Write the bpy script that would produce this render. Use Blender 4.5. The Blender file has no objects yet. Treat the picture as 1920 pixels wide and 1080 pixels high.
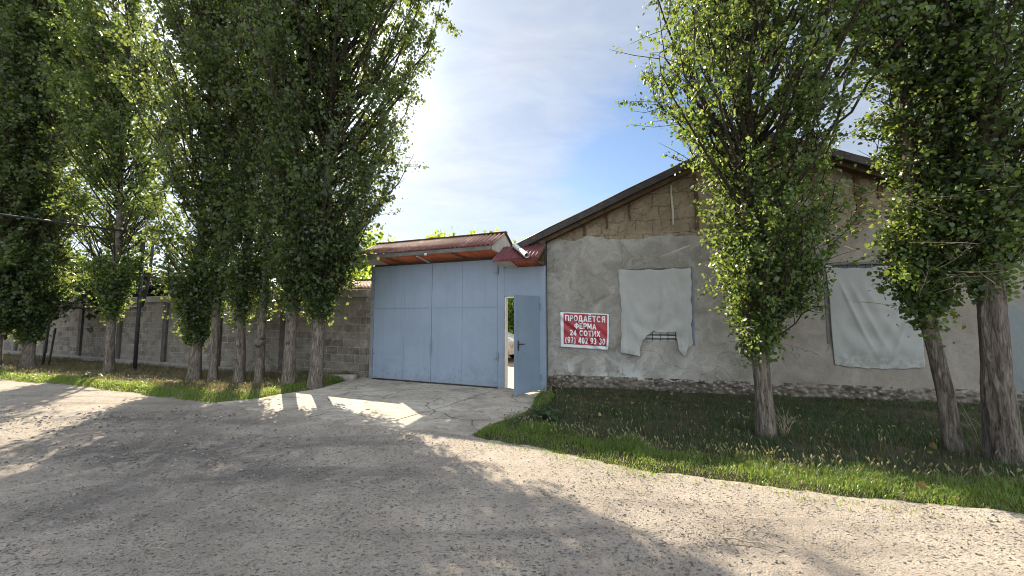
import bpy, bmesh, math, random
import numpy as np
from mathutils import Vector, Matrix
R = math.radians
C = bpy.context.scene.collection
random.seed(7)
rng = np.random.default_rng(7)

# ------------------------------------------------------------------ helpers
def tag(o, label=None, cat=None, group=None, kind=None):
    if label: o['label'] = label
    if cat: o['category'] = cat
    if group: o['group'] = group
    if kind: o['kind'] = kind
    return o

def empty(name, loc=(0, 0, 0), rz=0.0):
    o = bpy.data.objects.new(name, None)
    C.objects.link(o)
    o.location = loc
    o.rotation_euler = (0, 0, rz)
    o.empty_display_size = 0.2
    return o

def link(name, me, material, parent=None, smooth=False):
    o = bpy.data.objects.new(name, me)
    C.objects.link(o)
    if material is not None:
        me.materials.append(material)
    if parent is not None:
        o.parent = parent
    if smooth:
        me.polygons.foreach_set('use_smooth', [True] * len(me.polygons))
    return o

def mesh_np(name, V, F, k):
    """V (n,3), F (m,k)"""
    V = np.asarray(V, dtype=np.float32)
    F = np.asarray(F, dtype=np.int32)
    me = bpy.data.meshes.new(name)
    me.vertices.add(len(V))
    me.vertices.foreach_set('co', V.ravel())
    me.loops.add(F.size)
    me.loops.foreach_set('vertex_index', F.ravel())
    me.polygons.add(len(F))
    me.polygons.foreach_set('loop_start', np.arange(0, F.size, k, dtype=np.int32))
    me.update(calc_edges=True)
    me.validate()
    return me

class MB:
    def __init__(s):
        s.v = []; s.f = []
    def poly(s, pts):
        b = len(s.v); s.v += [tuple(p) for p in pts]; s.f.append(tuple(range(b, b + len(pts)))); return s
    def box(s, x0, x1, y0, y1, z0, z1, M=None):
        b = len(s.v)
        P = [(x0,y0,z0),(x1,y0,z0),(x1,y1,z0),(x0,y1,z0),(x0,y0,z1),(x1,y0,z1),(x1,y1,z1),(x0,y1,z1)]
        if M is not None: P = [tuple(M @ Vector(p)) for p in P]
        s.v += P
        s.f += [tuple(b+i for i in q) for q in ((0,3,2,1),(4,5,6,7),(0,1,5,4),(1,2,6,5),(2,3,7,6),(3,0,4,7))]
        return s
    def bar(s, p, q, w, h, up=(0,0,1)):
        p = Vector(p); q = Vector(q); d = (q-p).normalized(); u = Vector(up)
        a = d.cross(u).normalized(); c = a.cross(d).normalized()
        b = len(s.v)
        for e in (p, q):
            for sa, sc in ((-1,-1),(1,-1),(1,1),(-1,1)):
                s.v.append(tuple(e + a*(sa*w/2) + c*(sc*h/2)))
        s.f += [tuple(b+i for i in t) for t in ((3,2,1,0),(4,5,6,7),(0,1,5,4),(1,2,6,5),(2,3,7,6),(3,0,4,7))]
        return s
    def tube(s, pts, rad, n=8, caps=True):
        pts = [Vector(p) for p in pts]
        if not hasattr(rad, '__len__'): rad = [rad]*len(pts)
        b = len(s.v); ref = None
        for i, p in enumerate(pts):
            d = (pts[min(i+1,len(pts)-1)] - pts[max(i-1,0)]).normalized()
            if ref is None:
                ref = Vector((1,0,0)) if abs(d.x) < .9 else Vector((0,1,0))
            a = (ref - d*ref.dot(d)).normalized(); ref = a
            c = d.cross(a)
            for j in range(n):
                t = 2*math.pi*j/n
                s.v.append(tuple(p + (a*math.cos(t) + c*math.sin(t))*rad[i]))
        for i in range(len(pts)-1):
            for j in range(n):
                s.f.append((b+i*n+j, b+i*n+(j+1)%n, b+(i+1)*n+(j+1)%n, b+(i+1)*n+j))
        if caps:
            s.f.append(tuple(b+j for j in range(n))[::-1])
            s.f.append(tuple(b+(len(pts)-1)*n+j for j in range(n)))
        return s
    def grid(s, P):
        """P [rows][cols] points"""
        b = len(s.v); nr = len(P); nc = len(P[0])
        for r in P: s.v += [tuple(p) for p in r]
        for i in range(nr-1):
            for j in range(nc-1):
                s.f.append((b+i*nc+j, b+i*nc+j+1, b+(i+1)*nc+j+1, b+(i+1)*nc+j))
        return s
    def build(s, name, material, parent=None, smooth=False, bevel=0, solid=0):
        me = bpy.data.meshes.new(name)
        me.from_pydata(s.v, [], s.f); me.update()
        o = link(name, me, material, parent, smooth)
        if solid:
            m = o.modifiers.new('solid', 'SOLIDIFY'); m.thickness = solid; m.offset = 0
        if bevel:
            m = o.modifiers.new('bevel', 'BEVEL'); m.width = bevel; m.segments = 2; m.limit_method = 'ANGLE'
        return o

def plate(name, outline, holes, y0, y1, material, parent):
    """flat wall plate in the local x-z plane with holes, thickness from y0 to y1"""
    bm = bmesh.new()
    def loop(pts):
        vs = [bm.verts.new((x, y0, z)) for x, z in pts]
        return [bm.edges.new((vs[i], vs[(i+1) % len(vs)])) for i in range(len(vs))]
    es = loop(outline)
    for h in holes: es += loop(h)
    bmesh.ops.triangle_fill(bm, use_beauty=True, use_dissolve=False, edges=es)
    fs = bm.faces[:]
    r = bmesh.ops.extrude_face_region(bm, geom=fs)
    bmesh.ops.translate(bm, vec=(0, y1-y0, 0), verts=[g for g in r['geom'] if isinstance(g, bmesh.types.BMVert)])
    bmesh.ops.recalc_face_normals(bm, faces=bm.faces[:])
    me = bpy.data.meshes.new(name); bm.to_mesh(me); bm.free()
    return link(name, me, material, parent)

def _h(i, j, k):
    n = (i.astype(np.int64)*374761393 + j.astype(np.int64)*668265263 + k.astype(np.int64)*2147483647) & 0xffffffff
    n = ((n ^ (n >> 13)) * 1274126177) & 0xffffffff
    n = (n ^ (n >> 16)) & 0xffffffff
    return n / 4294967295.0
def vn(x, y, z=0.0):
    x = np.asarray(x, float); y = np.asarray(y, float) + 0*x; z = np.asarray(z, float) + 0*x
    x = x + 0*y
    xi = np.floor(x); yi = np.floor(y); zi = np.floor(z)
    fx, fy, fz = x-xi, y-yi, z-zi
    fx = fx*fx*(3-2*fx); fy = fy*fy*(3-2*fy); fz = fz*fz*(3-2*fz)
    xi = xi.astype(int); yi = yi.astype(int); zi = zi.astype(int)
    def L(k):
        a = _h(xi, yi, zi+k)*(1-fx) + _h(xi+1, yi, zi+k)*fx
        b = _h(xi, yi+1, zi+k)*(1-fx) + _h(xi+1, yi+1, zi+k)*fx
        return a*(1-fy) + b*fy
    return (L(0)*(1-fz) + L(1)*fz)*2 - 1
def fbm(x, y, z=0.0, o=4):
    s = 0; a = .5; t = 0
    for i in range(o):
        s = s + a*vn(x*2**i + 7.1*i, y*2**i + 3.3*i, np.asarray(z)*2**i); t += a; a *= .5
    return s/t
def sstep(a, b, x):
    t = np.clip((x-a)/(b-a), 0, 1); return t*t*(3-2*t)

# ------------------------------------------------------------------ materials
class NT:
    def __init__(s, name):
        s.m = bpy.data.materials.new(name); s.m.use_nodes = True
        s.t = s.m.node_tree; s.t.nodes.clear()
        s.out = s.t.nodes.new('ShaderNodeOutputMaterial')
    def n(s, typ, **kw):
        nd = s.t.nodes.new('ShaderNode'+typ)
        for k, v in kw.items():
            if k.startswith('_'): setattr(nd, k[1:], v)
            else:
                sock = nd.inputs[int(k[1:])] if (k[0] == 'i' and k[1:].isdigit()) else nd.inputs[k.replace('__', ' ')]
                if hasattr(v, 'links') or isinstance(v, bpy.types.NodeSocket): s.t.links.new(v, sock)
                else: sock.default_value = v
        return nd
    def co(s): return s.n('TexCoord').outputs['Object']
    def scale(s, v, sc): return s.n('Mapping', Vector=v, Scale=sc).outputs[0]
    def noise(s, v, sc, det=5, rough=.55, dist=0.0):
        return s.n('TexNoise', Vector=v, Scale=sc, Detail=det, Roughness=rough, Distortion=dist).outputs['Fac']
    def ramp(s, f, stops, interp='LINEAR'):
        r = s.n('ValToRGB', Fac=f); e = r.color_ramp; e.interpolation = interp
        while len(e.elements) < len(stops): e.elements.new(.5)
        for el, (p, c) in zip(e.elements, stops):
            el.position = p; el.color = (c, c, c, 1) if not hasattr(c, '__len__') else (*c, 1)
        return r.outputs['Color']
    def mix(s, f, a, b, mode='MIX'):
        m = s.t.nodes.new('ShaderNodeMix'); m.data_type = 'RGBA'; m.blend_type = mode
        for sock, v in ((m.inputs[0], f), (m.inputs[6], a), (m.inputs[7], b)):
            if isinstance(v, bpy.types.NodeSocket): s.t.links.new(v, sock)
            elif hasattr(v, '__len__'): sock.default_value = (*v, 1) if len(v) == 3 else v
            else: sock.default_value = v
        return m.outputs[2]
    def math(s, op, a, b=0.0, clamp=False):
        m = s.n('Math', _operation=op, i0=a, i1=b); m.use_clamp = clamp; return m.outputs[0]
    def bump(s, h, strength=.5, dist=.01, normal=None):
        kw = dict(Height=h, Strength=strength, Distance=dist)
        if normal is not None: kw['Normal'] = normal
        return s.n('Bump', **kw).outputs[0]
    def attr(s, name): return s.n('Attribute', _attribute_name=name).outputs['Fac']
    def pbr(s, col, rough=.8, normal=None, spec=.3, metal=0.0):
        kw = {'Base__Color': (*col, 1) if hasattr(col, '__len__') else col, 'Roughness': rough, 'Specular__IOR__Level': spec, 'Metallic': metal}
        if normal is not None: kw['Normal'] = normal
        b = s.n('BsdfPrincipled', **kw)
        s.t.links.new(b.outputs[0], s.out.inputs[0]); return s.m
    def surf(s, sh):
        s.t.links.new(sh, s.out.inputs[0]); return s.m

M = {}
def simple(name, col, rough=.7, var=.25, sc=6, bump=.2, spec=.3, metal=0.0, bd=.004):
    t = NT(name); co = t.co(); f = t.noise(co, sc, 6, .6, .3)
    d = tuple(max(0, c*(1-var)) for c in col); l = tuple(min(1, c*(1+var)) for c in col)
    c = t.ramp(f, [(.3, d), (.7, l)])
    M[name] = t.pbr(c, rough, t.bump(t.noise(co, sc*8, 4), bump, bd), spec, metal)

def m_plaster():
    t = NT('plaster'); co = t.co()
    w = t.n('VectorMath', _operation='ADD', i0=co, i1=t.n('VectorMath', _operation='SCALE', i0=t.n('TexNoise', Vector=co, Scale=2.2, Detail=4).outputs['Color'], Scale=.55).outputs[0]).outputs[0]
    a = t.noise(w, 1.5, 9, .66, .7)
    c = t.ramp(a, [(.30, (.165,.154,.136)), (.44, (.255,.242,.216)), (.55, (.325,.312,.282)), (.70, (.44,.432,.405))])
    b = t.noise(w, 6, 8, .7, 1.2)
    c = t.mix(t.math('MULTIPLY', t.ramp(b, [(.50, 0), (.68, 1)]), .35), c, (.46,.445,.41))
    c = t.mix(t.math('MULTIPLY', t.ramp(t.noise(w, 3.2, 8, .7, 2.5), [(.55, 0), (.66, 1)]), .45), c, (.155,.138,.118))
    sep = t.n('SeparateXYZ', Vector=co)
    x, z = sep.outputs[0], sep.outputs[2]
    # browner towards the right-hand bays, whitewash rests at the left end and low down
    c = t.mix(t.math('MULTIPLY', t.n('MapRange', Value=x, i1=2.8, i2=4.6).outputs[0], .65), c, t.mix(a, (.155,.132,.105), (.275,.242,.198)))
    lo = t.math('MULTIPLY', t.n('MapRange', Value=z, i1=1.0, i2=.35).outputs[0], t.ramp(t.noise(w, 2.4, 6, .6), [(.50, 0), (.60, 1)]))
    lo = t.math('MULTIPLY', lo, t.n('MapRange', Value=x, i1=2.6, i2=1.8).outputs[0])
    c = t.mix(t.math('MULTIPLY', lo, .8), c, (.50,.52,.50))
    le = t.math('MULTIPLY', t.n('MapRange', Value=x, i1=.55, i2=.0).outputs[0], t.ramp(b, [(.40, 0), (.6, 1)]))
    c = t.mix(t.math('MULTIPLY', le, .6), c, (.45,.46,.43))
    # blue-grey old paint at the far right end
    bl = t.math('MULTIPLY', t.n('MapRange', Value=x, i1=7.7, i2=7.95).outputs[0], t.n('MapRange', Value=z, i1=2.0, i2=1.6).outputs[0])
    c = t.mix(t.math('MULTIPLY', bl, t.ramp(t.noise(w, 3, 5), [(.3, .3), (.55, .9)])), c, (.165,.205,.22))
    vo = t.n('TexVoronoi', _feature='DISTANCE_TO_EDGE', Vector=w, Scale=.85).outputs['Distance']
    cr = t.math('MULTIPLY', t.ramp(vo, [(.0, 1), (.009, 0)]), t.ramp(t.noise(co, .9, 3), [(.50, 0), (.56, 1)]))
    c = t.mix(t.math('MULTIPLY', cr, .4), c, (.10,.09,.075))
    # small chips
    v2 = t.n('TexVoronoi', Vector=w, Scale=9).outputs['Distance']
    ch = t.math('MULTIPLY', t.ramp(v2, [(.05, 1), (.10, 0)]), t.ramp(t.noise(co, 5, 2), [(.56, 0), (.6, 1)]))
    c = t.mix(t.math('MULTIPLY', ch, .6), c, (.13,.115,.10))
    hgt = t.math('ADD', t.math('MULTIPLY', a, .9), t.math('MULTIPLY', t.noise(w, 18, 6, .7), .35))
    hgt = t.math('SUBTRACT', hgt, t.math('MULTIPLY', t.math('MAXIMUM', cr, ch), .3))
    M['plaster'] = t.pbr(c, .92, t.bump(hgt, .75, .03), .15)
m_plaster()

def m_adobe():
    t = NT('adobe'); co = t.co()
    w = t.n('VectorMath', _operation='ADD', i0=co, i1=t.n('VectorMath', _operation='SCALE', i0=t.n('TexNoise', Vector=co, Scale=3.5, Detail=5).outputs['Color'], Scale=.16).outputs[0]).outputs[0]
    sep = t.n('SeparateXYZ', Vector=w)
    v = t.n('CombineXYZ', X=sep.outputs[0], Y=sep.outputs[2], Z=0.0).outputs[0]
    a = t.noise(co, 2.6, 9, .72, .6)
    c = t.ramp(a, [(.3, (.17,.135,.092)), (.5, (.275,.225,.16)), (.68, (.37,.31,.23))])
    br = t.n('TexBrick', Vector=v, Scale=1.0, Mortar__Size=.011, Mortar__Smooth=.8, Brick__Width=.36, Row__Height=.29, _offset=.37)
    br.offset_frequency = 2
    j = t.math('MULTIPLY', br.outputs['Fac'], t.ramp(t.noise(co, 2.7, 4, .6), [(.44, 0), (.54, 1)]))
    c = t.mix(t.math('MULTIPLY', j, .45), c, (.055,.038,.024))
    vo = t.n('TexVoronoi', _feature='DISTANCE_TO_EDGE', Vector=w, Scale=3.7).outputs['Distance']
    cr = t.math('MULTIPLY', t.ramp(vo, [(0, 1), (.022, 0)]), t.ramp(t.noise(co, 1.9, 3), [(.47, 0), (.55, 1)]))
    c = t.mix(t.math('MULTIPLY', cr, .28), c, (.07,.052,.036))
    c = t.mix(t.math('MULTIPLY', t.ramp(t.noise(w, 14, 6, .75, .8), [(.54, 0), (.66, 1)]), .5), c, (.10,.075,.05))
    h = t.math('ADD', t.math('MULTIPLY', a, .7), t.math('MULTIPLY', t.noise(w, 26, 6, .7), .4))
    h = t.math('SUBTRACT', h, t.math('MULTIPLY', t.math('MAXIMUM', j, cr), .7))
    M['adobe'] = t.pbr(c, .95, t.bump(h, .8, .04), .1)
m_adobe()

def m_rubble():
    t = NT('rubble'); co = t.co()
    v = t.n('TexVoronoi', Vector=t.scale(co, (1, 1, 1.5)), Scale=13.0, Randomness=1.0)
    c = t.mix(t.n('SeparateColor', Color=v.outputs['Color']).outputs[0], (.13,.115,.10), (.31,.285,.25))
    c = t.mix(t.ramp(v.outputs['Distance'], [(.25, 0), (.5, .8)]), c, (.075,.058,.045))
    c = t.mix(t.math('MULTIPLY', t.ramp(t.noise(co, 1.7, 5), [(.45, 0), (.58, 1)]), .65), c, (.21,.185,.15))
    M['rubble'] = t.pbr(c, .95, t.bump(t.noise(co, 40, 5, .7), .8, .012), .1)
m_rubble()

def m_block():
    t = NT('block_masonry'); co = t.co()
    w = t.n('VectorMath', _operation='ADD', i0=co, i1=t.n('VectorMath', _operation='SCALE', i0=t.n('TexNoise', Vector=co, Scale=7, Detail=4).outputs['Color'], Scale=.05).outputs[0]).outputs[0]
    sep = t.n('SeparateXYZ', Vector=w)
    v = t.n('CombineXYZ', X=sep.outputs[0], Y=sep.outputs[2], Z=0.0).outputs[0]
    br = t.n('TexBrick', Vector=v, Scale=1.0, Mortar__Size=.013, Mortar__Smooth=.4, Brick__Width=.41, Row__Height=.205, Bias=0.0,
             Color1=(.145,.128,.106,1), Color2=(.25,.225,.19,1), Mortar=(.30,.28,.25,1))
    a = t.noise(co, 5, 8, .7, .5)
    c = t.mix(.75, br.outputs['Color'], t.ramp(a, [(.25, .25), (.75, 1.45)]), 'MULTIPLY')
    # smears of grey render over part of the wall
    sm = t.ramp(t.noise(co, .75, 6, .62, .5), [(.52, 0), (.60, 1)])
    c = t.mix(t.math('MULTIPLY', sm, .8), c, t.mix(a, (.15,.137,.118), (.27,.25,.22)))
    # pale efflorescence streaks
    ef = t.ramp(t.noise(t.scale(co, (1, 1, 3)), 1.9, 6, .7, 1.0), [(.58, 0), (.68, 1)])
    c = t.mix(t.math('MULTIPLY', ef, .4), c, (.38,.36,.33))
    h = t.math('SUBTRACT', t.math('MULTIPLY', a, .9), t.math('MULTIPLY', br.outputs['Fac'], t.math('SUBTRACT', 1.0, sm)))
    h = t.math('ADD', h, t.math('MULTIPLY', t.noise(co, 45, 4, .7), .3))
    M['block_masonry'] = t.pbr(c, .95, t.bump(h, .7, .02), .12)
m_block()
simple('grey_concrete', (.23,.215,.195), .92, .3, 4, .4)
simple('dark_concrete', (.085,.078,.07), .92, .35, 5, .5)
simple('kerb_concrete', (.25,.235,.21), .92, .35, 7, .5, bd=.01)

def m_paint():
    t = NT('blue_gate_paint'); co = t.co()
    sep = t.n('SeparateXYZ', Vector=co); z = sep.outputs[2]
    a = t.noise(co, 1.3, 6, .6, .3)
    c = t.ramp(a, [(.3, (.205,.262,.34)), (.7, (.245,.303,.385))])
    # faint vertical run streaks
    st = t.noise(t.scale(co, (9, 9, .5)), 1.0, 5, .6)
    c = t.mix(t.math('MULTIPLY', t.ramp(st, [(.5, 0), (.75, 1)]), .25), c, (.15,.20,.255))
    # grime and scuffs near the foot
    lo = t.n('MapRange', Value=z, i1=.65, i2=.0).outputs[0]
    sc = t.ramp(t.noise(t.scale(co, (6, 6, 5)), 1.4, 8, .75, .6), [(.50, 0), (.62, 1)])
    c = t.mix(t.math('MULTIPLY', t.math('MULTIPLY', lo, sc), .45), c, (.07,.075,.08))
    c = t.mix(t.math('MULTIPLY', t.n('MapRange', Value=z, i1=.22, i2=.0).outputs[0], .3), c, (.19,.18,.165))
    rr = t.math('MULTIPLY', t.ramp(t.noise(t.scale(co, (14, 14, .35)), 1.0, 4, .6), [(.62, 0), (.70, 1)]), t.ramp(t.noise(co, 1.1, 3), [(.48, 0), (.58, 1)]))
    c = t.mix(t.math('MULTIPLY', rr, .28), c, (.16,.12,.085))
    # hand grime by the meeting stiles
    x = sep.outputs[0]
    dx = t.math('ABSOLUTE', t.math('SUBTRACT', x, 1.84)); dz = t.math('ABSOLUTE', t.math('SUBTRACT', z, .85))
    hg = t.math('MULTIPLY', t.n('MapRange', Value=dx, i1=.07, i2=.0).outputs[0], t.n('MapRange', Value=dz, i1=.32, i2=.05).outputs[0])
    c = t.mix(t.math('MULTIPLY', hg, .5), c, (.11,.12,.11))
    sp = t.ramp(t.n('TexVoronoi', Vector=co, Scale=5.5).outputs['Distance'], [(.03, 1), (.055, 0)])
    sp = t.math('MULTIPLY', sp, t.ramp(t.noise(co, 3.0, 2), [(.55, 0), (.6, 1)]))
    c = t.mix(t.math('MULTIPLY', sp, .6), c, (.10,.09,.08))
    h = t.math('ADD', t.noise(co, 1.7, 3, .5), t.math('MULTIPLY', t.noise(co, 5, 2), .12))
    M['blue_gate_paint'] = t.pbr(c, .45, t.bump(h, .6, .05), .4)
m_paint()
simple('door_blue', (.17,.228,.295), .45, .1, 2.2, .15, .4)
simple('dark_seam', (.05,.06,.07), .7, .2, 8, .1)
simple('white_frame', (.62,.63,.60), .6, .12, 8, .1)
simple('dark_metal', (.035,.033,.032), .5, .3, 9, .2, .4)
simple('hinge_metal', (.17,.20,.235), .5, .3, 20, .2, .5)
simple('pipe_paint', (.03,.03,.036), .5, .35, 8, .25, .4)
simple('white_board', (.44,.415,.36), .8, .2, 3.0, .2)
simple('plastic_pipe', (.58,.58,.57), .4, .12, 4, .05, .5)
simple('dark_fascia', (.052,.046,.043), .75, .35, 6, .3)
simple('grey_board', (.135,.128,.12), .8, .3, 6, .3)
simple('timber', (.105,.068,.04), .85, .4, 7, .5)
simple('window_blue', (.165,.21,.24), .6, .2, 7, .2)
simple('window_red', (.17,.055,.04), .7, .3, 7, .2)
simple('white_panel', (.74,.75,.71), .6, .1, 5, .1)
simple('dark_interior', (.02,.019,.018), .9, .2, 5, .1)

def m_sheet(name, c0, c1, c2, rust=(.17,.062,.028)):
    t = NT(name); co = t.co()
    a = t.noise(t.scale(co, (1, 1, 1)), 2.3, 8, .7, .6)
    c = t.ramp(a, [(.3, c0), (.52, c1), (.72, c2)])
    st = t.noise(t.scale(co, (16, 1.2, 1.2)), 1.2, 6, .6)
    c = t.mix(t.math('MULTIPLY', t.ramp(st, [(.48, 0), (.66, 1)]), .6), c, rust)
    M[name] = t.pbr(c, .62, t.bump(t.noise(co, 30, 4), .3, .004), .3)
m_sheet('red_sheet', (.075,.028,.024), (.15,.062,.055), (.30,.20,.185), (.085,.035,.026))
m_sheet('red_sheet_dark', (.085,.022,.026), (.13,.036,.04), (.20,.085,.085), (.09,.03,.03))
m_sheet('rust_underside', (.36,.085,.03), (.50,.14,.055), (.58,.21,.09), (.20,.05,.022))
m_sheet('slate_sheet', (.075,.073,.072), (.115,.112,.11), (.17,.165,.16), (.06,.055,.05))
m_sheet('old_rust_sheet', (.085,.035,.014), (.15,.06,.024), (.21,.10,.045))

def m_concrete():
    t = NT('driveway_concrete'); co = t.co()
    w = t.n('VectorMath', _operation='ADD', i0=co, i1=t.n('VectorMath', _operation='SCALE', i0=t.n('TexNoise', Vector=co, Scale=1.6, Detail=4).outputs['Color'], Scale=.4).outputs[0]).outputs[0]
    ws = t.scale(w, (1, 1.35, 1))
    a = t.noise(ws, 1.0, 9, .66, .5)
    c = t.ramp(a, [(.30, (.235,.21,.175)), (.48, (.365,.33,.28)), (.62, (.45,.415,.355)), (.8, (.51,.475,.41))])
    b = t.noise(ws, 5.0, 8, .72, .8)
    c = t.mix(t.math('MULTIPLY', t.ramp(b, [(.49, 0), (.60, 1)]), .55), c, (.15,.138,.125))
    c = t.mix(t.math('MULTIPLY', t.ramp(t.noise(co, 34, 4, .7), [(.52, 0), (.68, 1)]), .35), c, (.12,.11,.10))
    vo = t.n('TexVoronoi', _feature='DISTANCE_TO_EDGE', Vector=w, Scale=.75).outputs['Distance']
    cr = t.math('MULTIPLY', t.ramp(vo, [(0, 1), (.012, 0)]), t.ramp(t.noise(co, .8, 3), [(.46, 0), (.52, 1)]))
    c = t.mix(t.math('MULTIPLY', cr, .85), c, (.05,.045,.035))
    h = t.math('SUBTRACT', t.math('ADD', t.math('MULTIPLY', b, .6), t.math('MULTIPLY', t.noise(co, 50, 4, .7), .5)), cr)
    M['driveway_concrete'] = t.pbr(c, .9, t.bump(h, .6, .012), .2)
m_concrete()

def m_road():
    t = NT('gravel_road'); co = t.co()
    sand = t.attr('sand'); patch = t.attr('patch')
    a = t.noise(co, .55, 8, .62, .4)
    c = t.ramp(a, [(.32, (.26,.228,.196)), (.5, (.36,.318,.274)), (.68, (.45,.402,.343))])
    # dusty wheel-track streaks
    stv = t.n('Mapping', Vector=co, Rotation=(0, 0, R(24)), Scale=(.25, 1.1, 1)).outputs[0]
    st = t.noise(stv, 1.5, 7, .62, .5)
    c = t.mix(t.math('MULTIPLY', t.ramp(st, [(.5, 0), (.7, 1)]), .5), c, (.335,.295,.245))
    # bitumen remains in the worn patches
    pm = t.math('MULTIPLY', patch, t.ramp(t.noise(co, 2.2, 7, .7, .5), [(.40, 0), (.56, 1)]))
    c = t.mix(t.math('MULTIPLY', pm, .68), c, (.078,.078,.084))
    # sandy edge
    sm = t.math('MULTIPLY', sand, t.ramp(t.noise(co, 1.6, 6, .6, .4), [(.25, .45), (.6, 1)]))
    ru = t.noise(t.n('Mapping', Vector=co, Rotation=(0, 0, R(24)), Scale=(.12, 1.0, 1)).outputs[0], 2.3, 4, .5, .3)
    c = t.mix(t.math('MULTIPLY', t.ramp(ru, [(.52, 0), (.66, 1)]), .5), c, (.125,.115,.105))
    c = t.mix(sm, c, t.ramp(t.noise(co, 1.3, 5), [(.35, (.345,.24,.145)), (.65, (.42,.315,.20))]))
    # stones: light and dark chips
    v = t.n('TexVoronoi', Vector=co, Scale=52.0)
    vc = t.n('SeparateColor', Color=v.outputs['Color']).outputs[0]
    dens = t.ramp(t.noise(co, 2.5, 4, .6), [(.35, .25), (.65, 1)])
    chip = t.math('MULTIPLY', t.ramp(v.outputs['Distance'], [(.28, 1), (.42, 0)]), dens)
    dk = t.math('MULTIPLY', chip, t.ramp(vc, [(.55, 0), (.58, 1)]))
    c = t.mix(t.math('MULTIPLY', dk, .7), c, (.085,.08,.075))
    lt = t.math('MULTIPLY', chip, t.ramp(vc, [(.24, 1), (.27, 0)]))
    c = t.mix(t.math('MULTIPLY', lt, .4), c, (.42,.40,.36))
    v3 = t.n('TexVoronoi', Vector=t.n('Mapping', Vector=co, Rotation=(0, 0, R(-15)), Scale=(.75, 1.25, 1)).outputs[0], Scale=27.0)
    k3 = t.n('SeparateColor', Color=v3.outputs['Color']).outputs[1]
    g3 = t.math('MULTIPLY', t.ramp(v3.outputs['Distance'], [(.20, 1), (.36, 0)]), t.ramp(k3, [(.60, 0), (.64, 1)]))
    c = t.mix(t.math('MULTIPLY', g3, .62), c, (.085,.08,.075))
    l3 = t.math('MULTIPLY', t.ramp(v3.outputs['Distance'], [(.15, 1), (.30, 0)]), t.ramp(k3, [(.10, 1), (.13, 0)]))
    c = t.mix(t.math('MULTIPLY', l3, .5), c, (.44,.41,.36))
    n9 = t.noise(co, 38, 4, .75)
    c = t.mix(t.math('MULTIPLY', t.ramp(n9, [(.50, 0), (.64, 1)]), .42), c, (.11,.10,.09))
    v2 = t.n('TexVoronoi', Vector=co, Scale=120.0).outputs['Distance']
    c = t.mix(t.math('MULTIPLY', t.ramp(v2, [(.1, 1), (.5, 0)]), .25), c, (.10,.095,.085))
    h = t.math('ADD', t.math('MULTIPLY', chip, .6), t.math('ADD', t.math('MULTIPLY', g3, 1.2), t.math('MULTIPLY', t.noise(co, 75, 4, .75), .8)))
    h = t.math('SUBTRACT', h, t.math('MULTIPLY', v2, .35))
    h = t.math('ADD', h, t.math('MULTIPLY', t.noise(co, 17, 4, .65), .9))
    M['gravel_road'] = t.pbr(c, .93, t.bump(h, .85, .016), .15)
m_road()

def m_soil(name, cs, sc=2.2):
    t = NT(name); co = t.co()
    a = t.noise(co, sc, 8, .68, .4)
    c = t.ramp(a, [(.32, cs[0]), (.5, cs[1]), (.7, cs[2])])
    h = t.math('ADD', a, t.math('MULTIPLY', t.noise(co, 30, 5, .7), .6))
    M[name] = t.pbr(c, .95, t.bump(h, .9, .04), .1)
m_soil('verge_soil', ((.03,.03,.018), (.055,.05,.03), (.095,.08,.052)))
m_soil('bank_soil', ((.07,.055,.036), (.12,.098,.068), (.18,.15,.11)))
m_soil('field_soil', ((.10,.10,.05), (.15,.14,.08), (.20,.18,.11)), .4)

def m_leaf(name, cols, trans, tw=.45, dry=0.0):
    t = NT(name)
    rnd = t.n('NewGeometry').outputs['Random Per Island']
    c = t.ramp(rnd, [(0, cols[0]), (.5, cols[1]), (1, cols[2])])
    tc = t.ramp(rnd, [(0, trans[0]), (1, trans[1])])
    if dry:
        d = t.ramp(t.math('FRACT', t.math('MULTIPLY', rnd, 37.7)), [(1-dry-.005, 0), (1-dry+.005, 1)])
        c = t.mix(d, c, (.16,.125,.06)); tc = t.mix(d, tc, (.32,.24,.10))
    p = t.n('BsdfPrincipled', Base__Color=c, Roughness=.38, Specular__IOR__Level=.5)
    q = t.n('BsdfTranslucent', Color=tc)
    M[name] = t.surf(t.n('MixShader', Fac=tw, i1=p.outputs[0], i2=q.outputs[0]).outputs[0])
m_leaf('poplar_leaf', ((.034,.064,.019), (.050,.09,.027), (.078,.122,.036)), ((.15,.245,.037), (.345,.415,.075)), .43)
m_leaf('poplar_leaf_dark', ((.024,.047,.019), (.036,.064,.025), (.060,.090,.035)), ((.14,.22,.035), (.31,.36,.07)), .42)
m_leaf('fruit_leaf', ((.06,.12,.02), (.09,.16,.03), (.12,.20,.045)), ((.38,.56,.05), (.55,.70,.09)), .48)
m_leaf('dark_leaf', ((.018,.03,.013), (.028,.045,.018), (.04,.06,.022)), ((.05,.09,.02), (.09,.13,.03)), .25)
m_leaf('burdock_leaf', ((.025,.055,.022), (.034,.07,.028), (.046,.088,.034)), ((.15,.28,.05), (.22,.36,.07)), .3)
m_leaf('verge_blade', ((.07,.14,.025), (.10,.18,.035), (.15,.21,.055)), ((.30,.46,.05), (.48,.58,.09)), .42, .10)
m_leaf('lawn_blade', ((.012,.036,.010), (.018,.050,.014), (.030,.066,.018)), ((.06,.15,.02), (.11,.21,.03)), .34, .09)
m_leaf('bank_blade', ((.045,.06,.022), (.07,.078,.03), (.11,.10,.05)), ((.15,.19,.04), (.26,.27,.08)), .34, .5)
m_leaf('seed_head', ((.13,.15,.06), (.20,.21,.10), (.30,.28,.15)), ((.45,.45,.20), (.60,.56,.30)), .4)

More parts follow.
